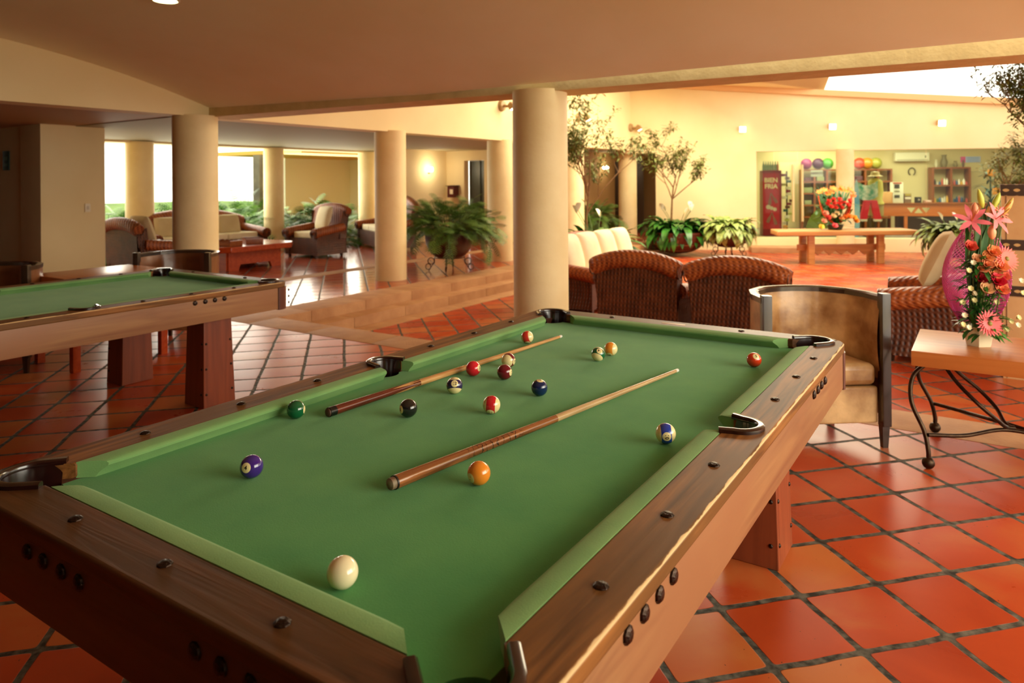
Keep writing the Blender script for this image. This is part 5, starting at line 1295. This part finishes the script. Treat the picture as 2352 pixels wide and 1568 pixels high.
f = MB(); f.box((0, 0, 0), (w_, .02, .17), .003); f.build('board', F('b8c4e0'), t); f = MB(); f.box((-w_*.38, -.012, 0), (w_*.24, .01, .17)); f.build('pink_field', F('e05a90'), t)
for k in range(3): f = MB(); f.box((w_*.12, -.012, .05-.05*k), (w_*.6, .006, .012)); f.build('text_line', F('5a70b0'), t)
# surfboard, green fan hammock
s_, z_ = ss(1968, 412, .7); zb3 = zs
t = place('surfboard', 'narrow blue and white board standing upright beside the shop column', 'surfboard', s_, .75, zs)
Hb = z_-zs; f = MB(); vs = []
for sy in (-.02, .02): vs += [(.075*sin(PI*min(1, .12+.88*i/16))**.6, sy, Hb*i/16) for i in range(17)]+[(-.075*sin(PI*min(1, .12+.88*i/16))**.6, sy, Hb*i/16) for i in range(16, -1, -1)]
n = 34; f.add(vs, [list(range(n)), list(range(n, 2*n))[::-1]]+[[i, (i+1) % n, n+(i+1) % n, n+i] for i in range(n)])
f.build('board', M('surf_blue', '4a9ad0', .3, 'd8ecf0', scale=1.6), t, smooth=0)
s_, z_ = ss(1882, 500, .9); t = place('green_fan', 'large green woven fan leaning behind the orange flowers', 'fan', s_+.2, .9, zs+.02)
f = MB(); f.add([(0, 0, 0)]+[(-.55*cos(a), .03*(i % 2), .75*sin(a)) for i, a in enumerate([k*PI/14 for k in range(15)])], [[0, i, i+1] for i in range(1, 15)]); f.build('blades', F('7a8430', .7), t, smooth=0)
# potted leafy thing inside the window at the right
s_, z_ = ss(2265, 480, 1.0); t = place('window_plant', 'dark plant with orange blooms inside the right end of the shop window', 'potted plant', s_+.1, 1.0, zs)
f = MB(); f.lathe([(.001, 0), (.16, 0), (.2, .3), (.001, .28)], 14); f.build('pot', m_clay, t); random.seed(4); f = MB()
for k in range(60): a = rnd(0, 6.3); blade(f, Vector((0, 0, rnd(.3, 1.6))), a, rnd(-.2, 1.0), rnd(.3, .6), .03, 1.0, 5)
f.sweep([(0, 0, .3), (0, 0, 1.7)], .02, 6); f.build('leaves', M('shop_plant', '2c4a38', .5), t, smooth=0)
for (x, z) in ((.0, 1.15), (-.1, 1.6)): f = MB(); f.box((x, -.3, z), (.16, .02, .16), .01, rz=0); f.build('orange_flower', F('f59a20'), t)
# ================================================================== LAMPS and wall fittings
em_l = emit('lamp_glass', 'fff2d0', 7)
def glow(p, w):
    l = bpy.data.lights.new('sconce_light', 'POINT'); l.energy = w; l.color = (1, .86, .6); l.shadow_soft_size = .06
    o = bpy.data.objects.new('sconce_light', l); C.objects.link(o); o.location = p
glow(PA(985, 389, -11.93)+Vector((.3, -.05, 0)), 9); glow(PA(1385, 385, -9.13)+Vector((.3, 0, 0)), 5)
def spot(p, n, out, label, group, r=.085):
    """round backplate on the wall, short arm, glowing drum tipped downwards; n = outward normal"""
    t = thing('wall_lamp', label, 'wall lamp', p, math.atan2(n.y, n.x)-PI/2, group)   # local +y = outward
    f = MB(); f.lathe([(.001, 0), (.11, 0), (.09, .05), (.001, .06)], 20, T=Matrix.Rotation(-PI/2, 4, 'X')); f.build('wall_plate', F('b09060', .5), t)
    f = MB(); f.sweep([(0, .05, 0), (0, out*.6, -.02)], .025, 8); T = Matrix.Translation((0, out, -.03)) @ Matrix.Rotation(.5, 4, 'X'); f.lathe([(.02, .10), (r, .06), (r, -.05), (r*.97, -.052)], 4, T=T @ Matrix.Rotation(PI/4, 4, 'Z')); f.build('housing', F('a88658', .5), t)
    f = MB(); f.lathe([(.001, -.048), (r*.95, -.048)], 4, T=T @ Matrix.Rotation(PI/4, 4, 'Z')); f.build('glass', em_l, t, smooth=0)
for k, (px, py) in enumerate(((1703, 296), (1908, 290), (2157, 282))):
    p = SH(px, py, -.02); 
    t = thing('wall_lamp', ['left', 'middle', 'right'][k]+' one of the three lit square lamps on the shop wall', 'wall lamp', p, SA, 'lamps on the shop wall')
    f = MB(); f.box((0, -.07, 0), (.13, .14, .12), .01); f.build('housing', F('c9a268', .5), t)
    f = MB(); f.box((.015, -.145, -.005), (.15, .02, .135), .012, T=Matrix.Rotation(.12, 4, 'X')); f.build('glass', em_l, t)
for k, (px, py) in enumerate(((1152, 243), (1328, 270), (1448, 293))):
    p = PA(px, py, -7.60); spot(p, Vector((1, 0, 0)), .24, ['spotlight on the upper lobby wall just left of the large near column', 'spotlight on the upper lobby wall just right of the large near column', 'spotlight on the upper lobby wall behind the slim tree'][k], 'spotlights on the upper lobby wall', .075)
p = PA(985, 389, -11.93); t = thing('wall_sconce', 'small lit sconce on the lounge back wall above the fern pot', 'wall lamp', p); f = MB(); f.box((.04, 0, 0), (.08, .16, .12), .02); f.build('shade', em_l, t); f = MB(); f.box((.01, 0, -.08), (.02, .06, .08), .005); f.build('bracket', F('8a7048'), t)
p = PB(1385, 385, 20.0); p = PA(1385, 385, -9.13); t = thing('wall_sconce', 'small glowing sconce in the dark corridor behind the tall tree', 'wall lamp', p); f = MB(); f.ball((.08, 0, 0), .09, 12, sc_=(1, 1.3, .6)); f.build('shade', em_l, t); f = MB(); f.box((.01, 0, 0), (.03, .08, .1)); f.build('bracket', F('8a7048'), t)
p = PB(1044, 440, 14.99); t = thing('wall_mailbox', 'small dark red wooden box with white card on the lounge back wall', 'box', (p.x, 15.04, p.z))
f = MB(); f.box((0, -.12, 0), (.22, .20, .30), .008); f.build('body', F('5a1c14', .5), t); f = MB(); f.prism([(-.14, -.25), (.14, -.25), (.14, 0), (-.14, 0)], .15, .17, top=[(-.14, -.02), (.14, -.02), (.14, 0), (-.14, 0)]); f.prism([(-.13, -.26), (.13, -.26), (.13, .0), (-.13, .0)], .148, .162); f.build('lid', F('4a1610', .5), t); f = MB(); f.box((.03, -.225, 0), (.1, .01, .12)); f.build('card', F('e8d8b8'), t)
p = PA(201, 477, PC.x); t = thing('light_switch', 'white light switch plate on the cream wall block at the left', 'light switch', (PC.x, p.y, p.z)); f = MB(); f.box((.006, 0, 0), (.012, .075, .12), .004); f.build('plate', F('efe4c8', .4), t); f = MB(); f.box((.014, 0, 0), (.008, .03, .05), .002); f.build('rocker', F('d8ccb0', .4), t)
p = PB(16, 369, PC.y+.02); t = thing('exit_sign', 'small dark green sign on the shaded wall at the left edge', 'sign', (p.x, PC.y+.02, p.z)); f = MB(); f.box((0, -.01, 0), (.20, .015, .28), .003); f.build('board', F('2c4a3c', .5), t); f = MB(); f.box((0, -.02, .03), (.10, .006, .05)); f.box((0, -.02, -.06), (.10, .006, .04)); f.build('marking', F('5a7a60'), t)
# recessed ceiling light above the left of the vault
p = PZ(380, -8, 2.93); r = ray(380, -6); tt = None
for k in range(400):
    q = E0+r*(2+k*.02)
    if q.z >= vault_z(q.y)-.005: break
t = thing('ceiling_downlight', 'round lit downlight in the vaulted ceiling at the top edge', 'ceiling light', (q.x, q.y, q.z-.02)); f = MB(); f.lathe([(.085, .02), (.10, .0), (.085, -.008), (.075, .015)], 28); f.build('trim_ring', F('e8e0c8', .4), t); f = MB(); f.lathe([(.001, .0), (.076, .0)], 24); f.build('lens', emit('downlight', 'f4ffe0', 9), t, smooth=0)
